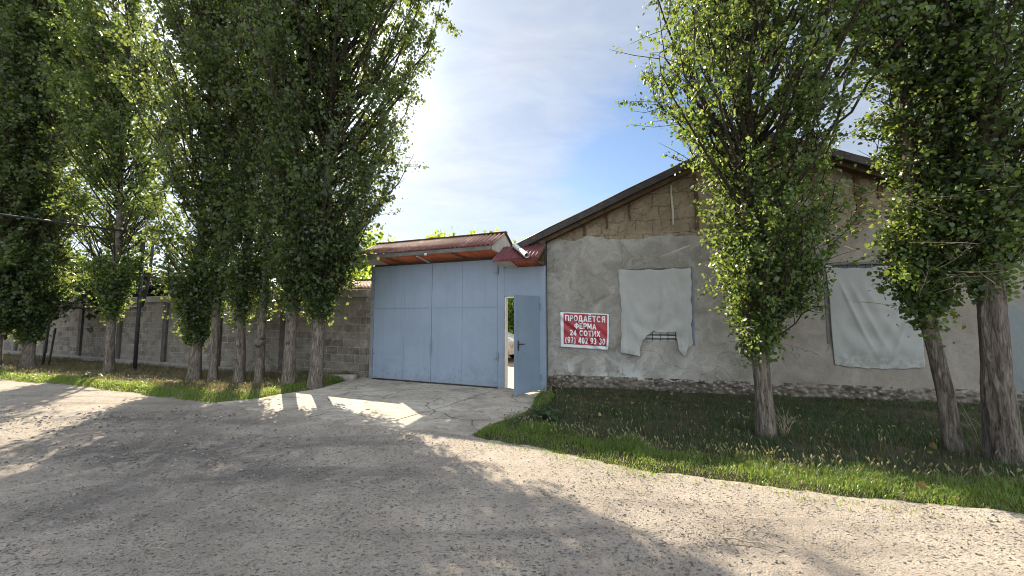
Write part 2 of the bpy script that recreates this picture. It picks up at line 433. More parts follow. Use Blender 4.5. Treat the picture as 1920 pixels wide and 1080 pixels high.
def m_bark(name, c0, c1, c2):
    t = NT(name); co = t.co()
    s = t.scale(co, (1, 1, .16))
    a = t.math('ADD', t.math('MULTIPLY', t.noise(s, 26, 8, .7, 1.2), .86), t.math('MULTIPLY', t.n('TexVoronoi', _feature='DISTANCE_TO_EDGE', Vector=t.scale(co, (1, 1, .13)), Scale=34.0).outputs['Distance'], .30))
    c = t.ramp(a, [(.33, c0), (.5, c1), (.68, c2)])
    c = t.mix(t.math('MULTIPLY', t.ramp(t.noise(co, 3, 5), [(.45, 0), (.7, 1)]), .4), c, tuple(x*.6 for x in c1))
    M[name] = t.pbr(c, .92, t.bump(t.math('ADD', a, t.math('MULTIPLY', t.noise(co, 70, 4), .25)), .9, .025), .12)
m_bark('poplar_bark', (.040,.033,.027), (.150,.128,.107), (.27,.24,.205))
m_bark('branch_bark', (.022,.019,.015), (.045,.038,.03), (.08,.068,.055))
simple('dry_twig', (.30,.25,.18), .85, .25, 15, .3)

def m_cloth(name, c0, c1, stain):
    t = NT(name); co = t.co()
    a = t.noise(co, 1.8, 7, .6, .5)
    c = t.ramp(a, [(.3, c0), (.7, c1)])
    sep = t.n('SeparateXYZ', Vector=co)
    lo = t.math('MULTIPLY', t.n('MapRange', Value=sep.outputs[2], i1=1.05, i2=.8).outputs[0], t.ramp(t.noise(co, 9, 6, .7), [(.46, 0), (.56, 1)]))
    c = t.mix(t.math('MULTIPLY', lo, .6), c, stain)
    we = t.n('TexWave', _wave_type='BANDS', _bands_direction='Z', Vector=co, Scale=60, Distortion=1.5).outputs['Fac']
    wv = t.math('ADD', t.math('MULTIPLY', we, .5), t.noise(co, 120, 3))
    p = t.n('BsdfPrincipled', Base__Color=c, Roughness=.9, Specular__IOR__Level=.1, Normal=t.bump(wv, .12, .001))
    q = t.n('BsdfTranslucent', Color=c)
    M[name] = t.surf(t.n('MixShader', Fac=.2, i1=p.outputs[0], i2=q.outputs[0]).outputs[0])
m_cloth('cloth_sheet', (.45,.465,.45), (.56,.57,.55), (.33,.32,.29))
m_cloth('cloth_sheet_shaded', (.36,.375,.36), (.45,.46,.44), (.27,.27,.24))  # greyer cloth, darkened further: shade of the poplars put into the colour
simple('banner_red', (.33,.024,.04), .4, .22, 4, .1, .5)
simple('banner_white', (.66,.70,.74), .45, .06, 3, .1, .4)
simple('letter_white', (.74,.75,.76), .45, .04, 3, .05, .4)
simple('car_white', (.66,.66,.64), .3, .04, 3, .02, .5)
simple('glass_dark', (.02,.024,.026), .08, .1, 3, 0.0, .6)
simple('tyre_rubber', (.02,.02,.02), .8, .2, 9, .2)
simple('rim_metal', (.42,.42,.42), .35, .1, 9, .05, .5, .6)
simple('lamp_clear', (.55,.55,.53), .15, .1, 9, .05, .6)
simple('stone', (.255,.238,.215), .9, .45, 30, .5)
simple('asphalt_chunk', (.09,.085,.082), .92, .4, 12, .6, bd=.01)
simple('yard_concrete', (.40,.37,.32), .9, .15, 2.0, .3)

# ------------------------------------------------------------------ site frames (metres; x right, y away, z up)
GL = np.array([-3.65, 10.12]); gd = np.array([.9246, -.3809]); gn = np.array([.3809, .9246])
BLc = np.array([.80, 8.70]); bd_ = np.array([.9697, -.2443]); bn = np.array([.2443, .9697])
GRZ = math.atan2(gd[1], gd[0]); BRZ = math.atan2(bd_[1], bd_[0])
def GP(s, d=0.0): return GL + gd*s + gn*d
def BP(s, d=0.0): return BLc + bd_*s + bn*d

EL = np.array([(-60, 23.5), (-32, 16.2), (-20, 12.35), (-13.39, 10.21), (-10.48, 9.26), (-8.25, 8.41), (-6.5, 7.72), (-5.45, 7.35),
               (-4.97, 7.70), (-4.86, 8.07), (-4.44, 8.59), (-4.25, 9.55), (-4.07, 10.10)])
ER = np.array([(.66, 8.47), (.38, 7.61), (.23, 6.64), (-.05, 6.16), (-.41, 5.75), (-.62, 5.32), (-.35, 5.12), (.26, 4.86), (.85, 4.50),
               (1.34, 4.18), (2.24, 3.81), (2.98, 3.50), (3.52, 3.36), (4.12, 3.22), (5.2, 2.85), (7.5, 2.0), (12, .2), (24, -4)])
AP = np.array([(-5.45, 7.35), (-5.05, 7.12), (-4.62, 6.86), (-4.0, 6.62), (-3.3, 6.28), (-2.57, 5.97), (-1.95, 5.80), (-1.3, 5.62), (-.95, 5.46), (-.62, 5.32)])

def seg_dist(px, py, L):
    d = np.full(px.shape, 1e9)
    for (x0, y0), (x1, y1) in zip(L[:-1], L[1:]):
        dx, dy = x1-x0, y1-y0
        t = np.clip(((px-x0)*dx + (py-y0)*dy)/(dx*dx+dy*dy), 0, 1)
        d = np.minimum(d, np.hypot(px-x0-t*dx, py-y0-t*dy))
    return d
ROADEDGE = np.vstack([EL[:8], AP[1:-1], ER[5:]])
def beyond(px, py):
    """True where the point lies on the far side of the road edge (edge is a function of x)"""
    return py > np.interp(px, ROADEDGE[:, 0], ROADEDGE[:, 1])

# ------------------------------------------------------------------ ground, road, verges, driveway
def ground_sheet():
    n = 60; xs = np.linspace(-420, 420, n); X, Y = np.meshgrid(xs, xs)
    Z = -.75 + .15*fbm(X*.02, Y*.02)
    V = np.stack([X, Y, Z], -1).reshape(-1, 3)
    i = np.arange(n*n).reshape(n, n)
    F = np.stack([i[:-1, :-1], i[:-1, 1:], i[1:, 1:], i[1:, :-1]], -1).reshape(-1, 4)
    o = link('ground', mesh_np('ground', V, F, 4), M['field_soil'], smooth=True)
    tag(o, kind='structure')
ground_sheet()

def road():
    xs = np.concatenate([np.linspace(-70, -16, 28)[:-1], np.linspace(-16, -7, 100)[:-1], np.arange(-7, 6, .035), np.linspace(6, 30, 50)])
    ys = np.concatenate([np.linspace(-30, -1, 20)[:-1], np.linspace(-1, 1.4, 30)[:-1], np.arange(1.4, 8.0, .035), np.linspace(8.0, 24, 90)])
    X, Y = np.meshgrid(xs, ys)
    d = seg_dist(X, Y, ROADEDGE); far = beyond(X, Y)
    Z = .022*fbm(X*.55, Y*.55, 1.0, 3) + .011*fbm(X*5.5, Y*5.5, 2.0, 3) + .0045*vn(X*19, Y*19, 3.0)
    rt = X*.41 + Y*.91
    Z = Z - .018*np.exp(-((rt-2.6-.12*np.sin(X*.7))/.2)**2) - .018*np.exp(-((rt-4.0-.12*np.sin(X*.7+.4))/.22)**2)
    Z = np.where(far, Z - .55*sstep(.05, .7, d), Z*sstep(-.02, .4, d) - .004*(1-sstep(0, .4, d)))
    dR = seg_dist(X, Y, np.vstack([AP[6:], ER[5:]]))
    sand = np.exp(-(dR/.85)**2)*np.clip(.75+.6*fbm(X*1.2, Y*1.2, 5.), 0, 1)
    sand = np.maximum(sand, .85*sstep(1.0, 3.4, X)*sstep(3.0, .6, dR))
    sand = np.maximum(sand, .55*np.exp(-(seg_dist(X, Y, EL[:8])/1.3)**2))
    pt = .55*np.exp(-(((X+1.2)/2.6)**2 + ((Y-2.3-.25*X)/.35)**2)) + .6*np.exp(-(((X+2.0)/3.5)**2 + ((Y-3.6+.2*X)/.3)**2)) + np.exp(-(((X+4.1)/2.2)**2 + ((Y-4.9)/.75)**2)) + np.exp(-(((X+6.6)/2.6)**2 + ((Y-6.4)/.6)**2)) + .7*np.exp(-(((X+3.6)/1.3)**2 + ((Y-3.4)/.7)**2))
    Z = Z - .02*np.clip(pt, 0, 1)*np.clip(.5+1.2*fbm(X*2.2, Y*2.2, 8.), 0, 1)*np.where(far, 0, 1)
    V = np.stack([X, Y, Z], -1).reshape(-1, 3)
    ny, nx = X.shape; i = np.arange(nx*ny).reshape(ny, nx)
    F = np.stack([i[:-1, :-1], i[:-1, 1:], i[1:, 1:], i[1:, :-1]], -1).reshape(-1, 4)
    me = mesh_np('road', V, F, 4)
    for nm, A in (('sand', sand), ('patch', np.clip(pt, 0, 1))):
        at = me.attributes.new(nm, 'FLOAT', 'POINT'); at.data.foreach_set('value', A.astype(np.float32).ravel())
    o = link('road', me, M['gravel_road'], smooth=True); tag(o, kind='structure')
road()

def resample(P, n, dens=None):
    P = np.asarray(P, float); s = np.r_[0, np.cumsum(np.hypot(*np.diff(P, axis=0).T))]
    t = np.linspace(0, s[-1], n)
    return np.stack([np.interp(t, s, P[:, 0]), np.interp(t, s, P[:, 1])], -1)

def loft(name, A, B, rows, zfun, material):
    W = np.linspace(0, 1, rows)**1.5
    P = A[None]*(1-W)[:, None, None] + B[None]*W[:, None, None]
    D = np.hypot(*(B-A).T)[None]*W[:, None]
    Z = zfun(P[..., 0], P[..., 1], D, W[:, None]+0*D)
    V = np.concatenate([P, Z[..., None]], -1)
    n = A.shape[0]; i = np.arange(rows*n).reshape(rows, n)
    F = np.stack([i[:-1, :-1], i[:-1, 1:], i[1:, 1:], i[1:, :-1]], -1).reshape(-1, 4)
    o = link(name, mesh_np(name, V.reshape(-1, 3), F, 4), material, smooth=True)
    tag(o, kind='structure')
    return V.reshape(-1, 3), F, D.reshape(-1)

# right verge between the driveway, the road and the adobe building
A = resample(np.vstack([ER[:6], ER[6:17]]), 260)
sA = np.linspace(0, 1, 260)
A = A + np.stack([.05*fbm(A[:, 0]*3.1, A[:, 1]*3.1, 1.), .13*fbm(A[:, 0]*2.7, A[:, 1]*2.7, 2.)], -1)*sstep(5.6, 5.1, A[:, 1])[:, None]
A_R = A.copy()
B = np.array([BP(-.1 + 16*t**1.2, .12) for t in sA])
def zr(x, y, D, W): return -.03 + .06*sstep(0, .22, D) + .05*sstep(.3, 2.5, D) + .025*fbm(x*2, y*2)*sstep(0, .3, D)
RV, RF, RD = loft('verge_ground', A, B, 44, zr, M['verge_soil'])
# left bank between the road and the block wall
A = resample(EL[2:], 220); A = np.vstack([resample(EL[:3], 40)[:-1], A])
A = A + np.stack([0*A[:, 0], .16*fbm(A[:, 0]*1.9, A[:, 1]*1.9, 2.)], -1)*sstep(-4.9, -5.6, A[:, 0])[:, None]
Bw = resample(np.array([GP(-62, .1), GP(-24, .1)]), 40)[:-1]
Bw = np.vstack([Bw, resample(np.array([GP(-24, .1), GP(-.35, .1)]), 220)])
def zl(x, y, D, W): return -.03 + .09*sstep(0, .35, D) - sstep(.5, 2.2, D)*(.06 + .13*sstep(-5, -11, x)) + .04*fbm(x*1.4, y*1.4)*sstep(0, .4, D)
LV, LF, LD = loft('bank_ground', A, Bw, 40, zl, M['bank_soil'])

def slab(name, pts, z0, z1, material, seed=0, amp=.03, step=.12):
    P = []
    pts = np.asarray(pts, float)
    for a, b in zip(pts, np.roll(pts, -1, 0)):
        n = max(1, int(np.hypot(*(b-a))/step))
        for k in range(n):
            p = a + (b-a)*k/n
            j = amp*fbm(np.array([p[0]*3.1+seed]), np.array([p[1]*3.1]), 4.0)[0]
            P.append((p[0]+j, p[1]+j*1.2))
    bm = bmesh.new()
    vs = [bm.verts.new((x, y, z1)) for x, y in P]
    es = [bm.edges.new((vs[i], vs[(i+1) % len(vs)])) for i in range(len(vs))]
    bmesh.ops.triangle_fill(bm, use_beauty=True, edges=es)
    r = bmesh.ops.extrude_face_region(bm, geom=bm.faces[:])
    bmesh.ops.translate(bm, vec=(0, 0, z0-z1), verts=[g for g in r['geom'] if isinstance(g, bmesh.types.BMVert)])
    bmesh.ops.recalc_face_normals(bm, faces=bm.faces[:])
    me = bpy.data.meshes.new(name); bm.to_mesh(me); bm.free()
    return tag(link(name, me, material), kind='structure')
# two concrete slabs with an open joint from the wicket to the road
ga = GP(3.62, -.03); gl = GP(-.55, -.03); gr = GP(4.75, -.03)
J0 = np.array(ga); J1 = np.array([-1.98, 5.80]); nj = np.array([.008, -.006])
slab('driveway', [(-5.5, 7.36), (-4.95, 7.75), (-4.8, 8.1), (-4.36, 8.6), (-4.2, 9.5), tuple(gl), tuple(J0-nj*1.6), (-1.16, 7.1), tuple(J1-nj*2), (-2.57, 5.97), (-3.3, 6.28), (-4.0, 6.62), (-4.62, 6.86)],
     -.15, .014, M['driveway_concrete'], 0, .07)
slab('driveway', [tuple(J0+nj*1.6), tuple(gr), (.95, 8.3), (.62, 7.5), (.5, 6.6), (.2, 6.1), (-.2, 5.6), (-.62, 5.34), (-.95, 5.46), (-1.3, 5.62), tuple(J1+nj*2), (-1.13, 7.07)],
     -.15, .017, M['driveway_concrete'], 3, .05)
slab('yard_ground', [tuple(GP(-9, .02)), tuple(GP(4.95, .02)), (3.4, 19), (4.5, 30), (-14, 30)], -.3, .006, M['yard_concrete'], 5, 0.0, 2.0)

# ------------------------------------------------------------------ block wall
wall = empty('boundary_wall', (*GL, 0), GRZ)
tag(wall, 'long grey block wall with piers and a concrete coping behind the left poplars', 'wall')
MB().box(-60, -.22, .06, .40, -.6, 2.14).build('wall_panel', M['block_masonry'], wall)
MB().box(-60, -.2, -.03, .46, 2.14, 2.35).build('coping', M['grey_concrete'], wall, bevel=.015)
plm = MB().box(-60, -.22, -.02, .058, -.6, .03)
plm.build('plinth', M['grey_concrete'], wall, bevel=.01)
for k in range(10):
    s = -.10 - .27 - 3.0*k + (0.0 if k else .02)
    MB().box(s-.11, s+.11, -.012 if k else .01, .057, .031, 2.138).build('pier', M['dark_concrete'] if k else M['block_masonry'], wall)

k1 = empty('kerb_stone', (-4.62, 10.18, 0), R(-18))
def stone_block(name, mt, L, W, H, seed):
    me = bpy.data.meshes.new(name); bm = bmesh.new()
    bmesh.ops.create_cube(bm, size=1)
    bmesh.ops.subdivide_edges(bm, edges=bm.edges[:], cuts=5, use_grid_fill=True)
    for v in bm.verts:
        p = v.co
        q = np.array([p.x*L, p.y*W, p.z*H])
        e = fbm(np.array([q[0]*7+seed]), np.array([q[1]*7]), q[2]*7)[0]*.022
        r = Vector(p).normalized()
        v.co = Vector(q) + r*e - Vector((q[0], q[1], q[2]))*(.05*max(0, r.length*abs(r.x*r.y*r.z)*5))
    bm.to_mesh(me); bm.free(); return me
for nm, loc, rz, dims, lab in (
        ('kerb_stone', (-4.28, 9.98, .06), R(-4), (.62, .2, .17), 'short broken concrete kerb piece lying at the driveway corner by the gate post'),
        ('kerb_stone', (-4.95, 10.28, .03), R(-21), (.85, .16, .16), 'low concrete kerb piece against the block wall beside the last poplar trunk')):
    o = link(nm, stone_block(nm, None, *dims, loc[0]), M['kerb_concrete'], smooth=True)
    o.location = loc; o.rotation_euler = (0, R(2), rz); tag(o, lab, 'kerb stone', 'kerb pieces by the gate')
bpy.data.objects.remove(k1)

# ------------------------------------------------------------------ gate
gate = empty('metal_gate', (*GL, 0), GRZ)
tag(gate, 'tall pale blue sheet metal gate with two closed leaves and an open wicket door', 'gate')
bp = M['blue_gate_paint']
def leaf(x0, x1, hx):
    o = MB().box(x0, x1, -.02, .02, .045, 2.925).build('gate_leaf', bp, gate, bevel=.004)
    xm = (x0+x1)/2 + (.08 if hx < 1 else -.03)
    sm = MB()
    sm.box(xm-.004, xm+.004, -.0245, -.0205, .06, 2.91)          # standing seam
    sm.box(x0+.03, x1-.03, -.026, -.0206, 1.822, 1.834)          # sheet overlap
    sm.build('sheet_seam', M['door_blue'], o)
    bt = MB().box(x0+.01, x1-.01, -.029, -.021, .05, .10); bt.build('bottom_rail', bp, o, bevel=.003)
    for z in (.72, 2.66):
        MB().tube([(hx, -.045, z-.09), (hx, -.045, z-.005)], .022, 10).tube([(hx, -.045, z+.005), (hx, -.045, z+.09)], .019, 10).bar((hx, -.03, z-.05), (hx+(.09 if hx < 1 else -.09), -.026, z-.05), .006, .03).build('hinge', M['hinge_metal'], o, smooth=False)
    return o
leaf(.05, 1.826, .035); l2 = leaf(1.838, 3.60, 3.615)
MB().box(1.80, 1.836, -.033, -.0245, .05, 2.91).build('cover_strip', bp, l2)
MB().box(-.06, .045, -.03, .08, -.2, 2.95).build('gate_post', M['hinge_metal'], gate, bevel=.004)
MB().box(3.607, 3.765, -.03, .05, -.2, 2.95).build('gate_post', bp, gate, bevel=.004)
MB().box(4.60, 4.735, -.03, .05, -.2, 2.72).build('gate_post', bp, gate, bevel=.004)
MB().box(3.767, 4.598, -.025, .02, 2.07, 2.72).build('transom_panel', bp, gate, bevel=.004)
MB().box(  .047, 3.605, -.030, .05, 2.928, 2.985).build('top_rail', M['dark_fascia'], gate)
MB().box(.05, 3.6, -.02, .05, -.05, .04).build('threshold', M['dark_metal'], gate)
MB().box(3.766, 3.80, .0, .115, .02, 2.068).build('door_jamb', M['white_frame'], gate, bevel=.003)
MB().box(3.801, 4.599, .0, .115, 2.035, 2.069).build('door_head', M['white_frame'], gate)
MB().box(3.767, 4.60, -.025, .06, -.05, .03).build('sill', M['grey_concrete'], gate)
# wicket door, swung out towards the road about its right edge
ang = math.atan2(-.6825, -.282)
door = MB().box(0, .76, -.018, .018, .055, 2.055).build('wicket_door', M['door_blue'], gate, bevel=.004)
door.location = (4.60, -.045, 0); door.rotation_euler = (0, 0, ang)
# local y>0 side of the leaf after the turn is the face seen from the road
fs = 1
MB().box(.705, .76, .0185, .03, .055, 2.055).box(0, .704, .0185, .022, .37, .377).build('edge_strip', M['door_blue'], door)
MB().box(.650, .69, .0185, .026, .93, 1.13).tube([(.67, .02, 1.06), (.67, .07, 1.06), (.545, .075, 1.055)], .010, 8).build('handle', M['dark_metal'], door)
for z in (.33, 1.83):
    MB().tube([(-.005, .03, z-.07), (-.005, .03, z+.07)], .017, 10).build('hinge', M['hinge_metal'], door)

def corr_sheet(x0, x1, p_lo, p_hi, period=.11, amp=.018, n=9):
    """corrugated sheet, ridges running from p_lo=(y,z) to p_hi"""
    m = int((x1-x0)/period*8); rows = []
    ly, lz = p_lo; hy, hz = p_hi
    L = math.hypot(hy-ly, hz-lz); ny, nz = -(hz-lz)/L, (hy-ly)/L
    if nz < 0: ny, nz = -ny, -nz
    for i in range(3):
        t = i/2
        r = []
        for j in range(m+1):
            x = x0 + (x1-x0)*j/m
            a = amp*math.sin(2*math.pi*(x-x0)/period)
            jit = .006*math.sin(j*1.7/8*math.pi) if i == 0 else 0
            r.append((x, ly+(hy-ly)*t + ny*a, lz+(hz-lz)*t + nz*a + jit))
        rows.append(r)
    return MB().grid(rows)
can = empty('gate_canopy', (*GP(0), 3.0), GRZ)
tag(can, 'pitched red corrugated canopy roof with rusty underside above the two gate leaves', 'canopy roof')
corr_sheet(-.03, 3.76, (-.58, .165), (.12, .56)).build('corrugated_sheet', M['red_sheet'], can, smooth=True, solid=.004)
corr_sheet(-.03, 3.76, (.82, .165), (.12, .56)).build('corrugated_sheet', M['red_sheet'], can, smooth=True, solid=.004)
MB().box(-.04, 3.77, .07, .17, .568, .584).build('ridge_cap', M['red_sheet'], can)
MB().box(-.02, 3.70, -.56, -.535, .055, .145).build('fascia', M['grey_board'], can, bevel=.004)
corr_sheet(.50, 3.70, (-.53, .062), (-.034, -.030), .078, .010).build('soffit_sheet', M['rust_underside'], can, smooth=True, solid=.003)
MB().poly([(.0, -.53, .055), (.49, -.53, .055), (.49, -.036, -.036), (.0, -.036, -.036)]).build('soffit_board', M['white_board'], can)
for x, mt in ((.85, 'timber'), (1.75, 'white_board'), (2.7, 'timber')):
    MB().bar((x, -.53, .036), (x+.22 if mt == 'timber' else x, -.05, -.052), .06, .022).build('batten', M[mt], can)
MB().poly([(3.71, -.55, .06), (3.71, .12, .02), (3.71, .12, .535), (3.71, -.53, .165)]).build('end_panel', M['white_board'], can, solid=.012)
MB().poly([(-.02, -.55, .06), (-.02, .55, .06), (-.02, .12, .53), (-.02, -.53, .165)]).build('end_panel', M['grey_board'], can, solid=.012)
MB().poly([(3.71, .125, .02), (3.71, .78, .03), (3.71, .80, .15), (3.71, .125, .535)]).build('end_panel', M['white_board'], can, solid=.012)
MB().bar((3.735, .10, .575), (3.735, .86, .15), .03, .05).build('verge_board', M['dark_fascia'], can)
bulb = MB().tube([(2.02, -.575, .03), (2.02, -.575, .075)], [.035, .03], 10)
bulb.build('bulb_globe', M['white_frame'], can, smooth=True)

can2 = empty('wicket_canopy', (*GP(0), 2.7), GRZ)
tag(can2, 'small steep dark red corrugated canopy above the open wicket door', 'canopy roof')
corr_sheet(3.68, 4.70, (-.52, .125), (.08, .52), .088, .013).build('corrugated_sheet', M['red_sheet_dark'], can2, smooth=True, solid=.004)
corr_sheet(4.12, 4.70, (-.505, .108), (-.034, .022), .085, .011).build('soffit_sheet', M['rust_underside'], can2, smooth=True, solid=.003)
MB().poly([(3.70, -.505, .10), (4.11, -.505, .10), (4.11, -.036, .012), (3.85, -.036, .012)]).build('soffit_board', M['white_board'], can2, solid=.014)
MB().poly([(3.70, -.50, .10), (3.72, .06, .12), (3.72, .06, .48)]).build('end_panel', M['white_board'], can2, solid=.012)
MB().bar((4.715, -.5, .10), (4.715, .08, .49), .025, .06).build('verge_board', M['timber'], can2)
MB().box(3.75, 4.69, .022, .032, .022, .44).build('light_stop_panel', M['timber'], can2)  # added panel, the canopy is open here: stops light leaking behind the soffit
MB().box(3.70, 4.70, -.512, -.506, .085, .128).build('fascia', M['red_sheet_dark'], can2)  # added strip, closes the gap where light shows under the sheet edge
MB().box(4.64, 4.72, -.34, -.036, .035, .08).build('bracket', M['timber'], can2)

pp = MB()
P0 = Vector((4.02, -.02, 3.21)); P1 = Vector((4.55, -.66, 2.86))
d_ = (P1-P0).normalized(); ax = d_.cross(Vector((0, 0, 1))).normalized(); cz = ax.cross(d_)
ring = lambda p, r: [tuple(p + ax*(r*math.cos(t*math.pi/10)) + cz*(r*math.sin(t*math.pi/10))) for t in range(21)]
pp.grid([ring(P0, .055), ring(P1, .055), ring(P1, .047), ring(P0, .047)])
po = pp.build('drain_pipe', M['plastic_pipe'], None, smooth=False)
po.location = (*GL, 0); po.rotation_euler = (0, 0, GRZ)
tag(po, 'white plastic drain pipe sticking out above the small wicket canopy', 'pipe')
wm = MB().tube([tuple(P0.lerp(P1, .5) + (ax*math.cos(t*math.pi/8)+cz*math.sin(t*math.pi/8))*.058) for t in range(17)], .004, 5)
wm.build('tie_wire', M['dark_metal'], po)

# ------------------------------------------------------------------ adobe building
bld = empty('adobe_building', (*BLc, 0), BRZ)
tag(bld, 'grey plastered mud brick farm building with bare adobe gable and rubble footing', 'building')
W1 = [(1.62, 1.10), (2.99, 1.10), (2.99, 2.60), (1.62, 2.60)]
W2 = [(5.50, 1.14), (6.80, 1.14), (6.80, 2.60), (5.50, 2.60)]
plate('adobe_wall', [(.0, -.3), (8.52, -.3), (8.52, 3.33), (4.26, 5.14), (.0, 3.42)], [W1, W2], .026, .38, M['adobe'], bld)
def jag(x0, x1, zf, step=.045):
    n = int(abs(x1-x0)/step); return [(x0+(x1-x0)*i/n, zf(x0+(x1-x0)*i/n)) for i in range(n+1)]
def nz1(x, s, o=4): return float(fbm(np.array([x*s]), np.array([.37]), 2.2, o)[0])
def bot(x):
    r = 1-float(sstep(3.2, 4.2, np.array(x)))
    return .27 + r*(.05*nz1(x, 2.4) + .02*nz1(x, 11)) + .006*nz1(x, 9)
def top(x):
    return 3.31 + .075*nz1(x+3, 1.8) + .05*nz1(x, 8) + .08*math.exp(-((x-.1)/.25)**2) + .07*math.exp(-((x-1.0)/.18)**2)
plate('plaster', jag(0.0, 8.52, bot) + [p for p in jag(8.52, 0.0, lambda x: min(top(x), 3.30 + (8.52-x)*.40))], [W1, W2], -.005, .024, M['plaster'], bld)
# rubble footing: displaced strip
xs = np.arange(-.02, 8.54, .018); zs = np.arange(-.15, .345, .018)
X, Zg = np.meshgrid(xs, zs)
def cell(x, z):
    xi = np.floor(x); zi = np.floor(z); best = np.full(x.shape, 9.0); val = np.zeros(x.shape)
    for a in (-1, 0, 1):
        for b in (-1, 0, 1):
            cx = xi+a; cz2 = zi+b
            qx = cx + _h(cx.astype(int), cz2.astype(int), np.zeros_like(cx, int)); qz = cz2 + _h(cx.astype(int), cz2.astype(int), np.ones_like(cx, int))
            d = np.hypot(x-qx, z-qz); h = _h(cx.astype(int), cz2.astype(int), np.full_like(cx, 2, int))
            val = np.where(d < best, h, val); best = np.minimum(best, d)
    return best, val
dd, hv = cell(X*8.5+.3*fbm(X*9, Zg*9), Zg*12)
Yd = .014 - .075*np.clip(1-dd*1.35, 0, 1)**.7*(.35+.65*hv) - .02*fbm(X*2.2, Zg*2.2)
V = np.stack([X, Yd, Zg], -1).reshape(-1, 3); ny, nx = X.shape; i = np.arange(nx*ny).reshape(ny, nx)
F = np.stack([i[:-1, :-1], i[:-1, 1:], i[1:, 1:], i[1:, :-1]], -1).reshape(-1, 4)
link('rubble_footing', mesh_np('rubble_footing', V, F, 4), M['rubble'], bld, smooth=True)
# side and back walls
MB().box(.0, .36, .382, 14, -.3, 3.40).box(8.16, 8.52, .382, 14, -.3, 3.30).box(.361, 8.159, 13.64, 14, -.3, 3.30).build('side_wall', M['adobe'], bld)
# exposed timbers in the gable
rake = lambda x: 5.14-abs(x-4.26)*.42
for x, z0, z1, w in ((.84, 3.42, 3.66, .07), (1.33, 3.55, 3.88, .055), (1.82, 3.75, 4.08, .055), (2.70, 3.56, 4.42, .035), (3.17, 3.44, 4.62, .07),
                     (3.62, 3.36, 4.8, .05), (4.6, 3.36, 4.9, .06), (5.3, 3.38, 4.6, .05), (6.03, 3.40, 4.34, .09), (6.40, 3.85, 4.2, .08), (7.2, 3.4, 3.84, .06)):
    z1 = min(z1, rake(x)-.03)
    pts = [(x + .012*math.sin(z0*9+k), .012+.004*(k % 2), z0+(z1-z0)*k/5) for k in range(6)]
    m = MB()
    for a, b in zip(pts[:-1], pts[1:]): m.bar(a, b, w*(.85+.3*random.random()), .03, (0, 1, 0))
    m.build('gable_timber', M['timber'] if x != 2.70 else M['white_board'], bld)
# roof: two slate slopes, edge boards, rafters
AX, AZ = 4.22, 5.36
def slope(xe, ze, name):
    rows = []; L = math.hypot(xe-AX, AZ-ze); nxn, nzn = (AZ-ze)/L*(1 if xe > AX else -1), abs(xe-AX)/L
    ny_ = 14.9; m = int(ny_/.18*6)
    for k in range(7):
        t = k/6; r = []
        for j in range(m+1):
            y = -.30 + ny_*j/m; a = .022*math.sin(2*math.pi*(y+.3)/.18) + (.012 if k % 2 else 0)
            r.append((AX+(xe-AX)*t + nxn*a, y, AZ+(ze-AZ)*t + nzn*a))
        rows.append(r)
    return MB().grid(rows).build(name, M['slate_sheet'], bld, smooth=True, solid=.012)
EX1, EZ1, EX2, EZ2 = -.70, 3.22, 9.2, 3.16
slope(EX1, EZ1, 'roof_slope'); slope(EX2, EZ2, 'roof_slope')
m = MB()
for xe, ze in ((EX1, EZ1), (EX2, EZ2)):
    m.bar((AX, -.295, AZ-.075), (xe, -.295, ze-.075), .028, .13, (0, 0, 1))
m.build('barge_board', M['dark_fascia'], bld, bevel=.004)
m = MB()
for xe, ze in ((EX1, EZ1), (EX2, EZ2)):
    m.bar((AX, -.11, AZ-.125), (xe, -.11, ze-.125), .34, .03, (0, 0, 1))
m.build('soffit_board', M['dark_fascia'], bld)
m = MB()
for xe, ze in ((EX1, EZ1), (EX2, EZ2)):
    for yy in (-.16, -.03): m.bar((AX, yy, AZ-.18), (xe+(.1 if xe < 0 else -.1), yy, ze-.145), .06, .08, (0, 0, 1))
m.build('rafter', M['timber'], bld)
m = MB()
for k in range(1, 7):
    for sg, xe, ze in ((-1, EX1, EZ1), (1, EX2, EZ2)):
        t = k/6.6; x = AX+(xe-AX)*t; z = AZ+(ze-AZ)*t
        MB().bar((x, -.318, z-.045), (x, -.05, z-.045), .06, .05).build('purlin_end', M['timber'], bld)
MB().box(-.12, -.005, -.28, .2, 2.55, 3.3).box(-.45, -.13, .0, .1, 2.7, 3.2).build('corner_post', M['dark_fascia'], bld)
MB().box(-.05, -.008, -.365, -.035, -.1, 2.5).build('corner_post', M['grey_board'], bld)  # board added between gate post and building to cut the sun streak on the grass
MB().box(-.10, -.01, -.03, .1, 0, 2.54).build('corner_post', M['grey_board'], bld)
MB().box(-.02, .22, -.05, .02, 3.43, 3.48).build('beam_end', M['timber'], bld)

# windows behind the cloths
def window(x0, x1, z0, z1, cas, lab, panel):
    w = MB()
    w.box(x0, x0+.07, .08, .15, z0, z1).box(x1-.07, x1, .08, .15, z0, z1).box(x0+.07, x1-.07, .08, .15, z0, z0+.07).box(x0+.07, x1-.07, .08, .15, z1-.07, z1)
    w.box((x0+x1)/2-.03, (x0+x1)/2+.03, .082, .148, z0+.07, z1-.07)
    fr = w.build('window', M['window_blue'], bld)
    MB().box(x0+.071, x1-.071, .045, .055, z0+.071, z1-.071).build('pane', M[panel], fr)
    b = MB(); n = 9
    for k in range(1, n):
        x = x0+(x1-x0)*k/n; b.tube([(x, .012, z0), (x, .012, z1)], .007, 6)
    for zz in (z0+.13, z1-.08): b.bar((x0, .018, zz), (x1, .018, zz), .006, .025)
    b.build('bars', M['dark_metal'], fr)
    MB().box(x0+.0, x1-.0, .026, .079, z0-.0, z0+.025).build('sill', M['white_board'], fr)
    return fr
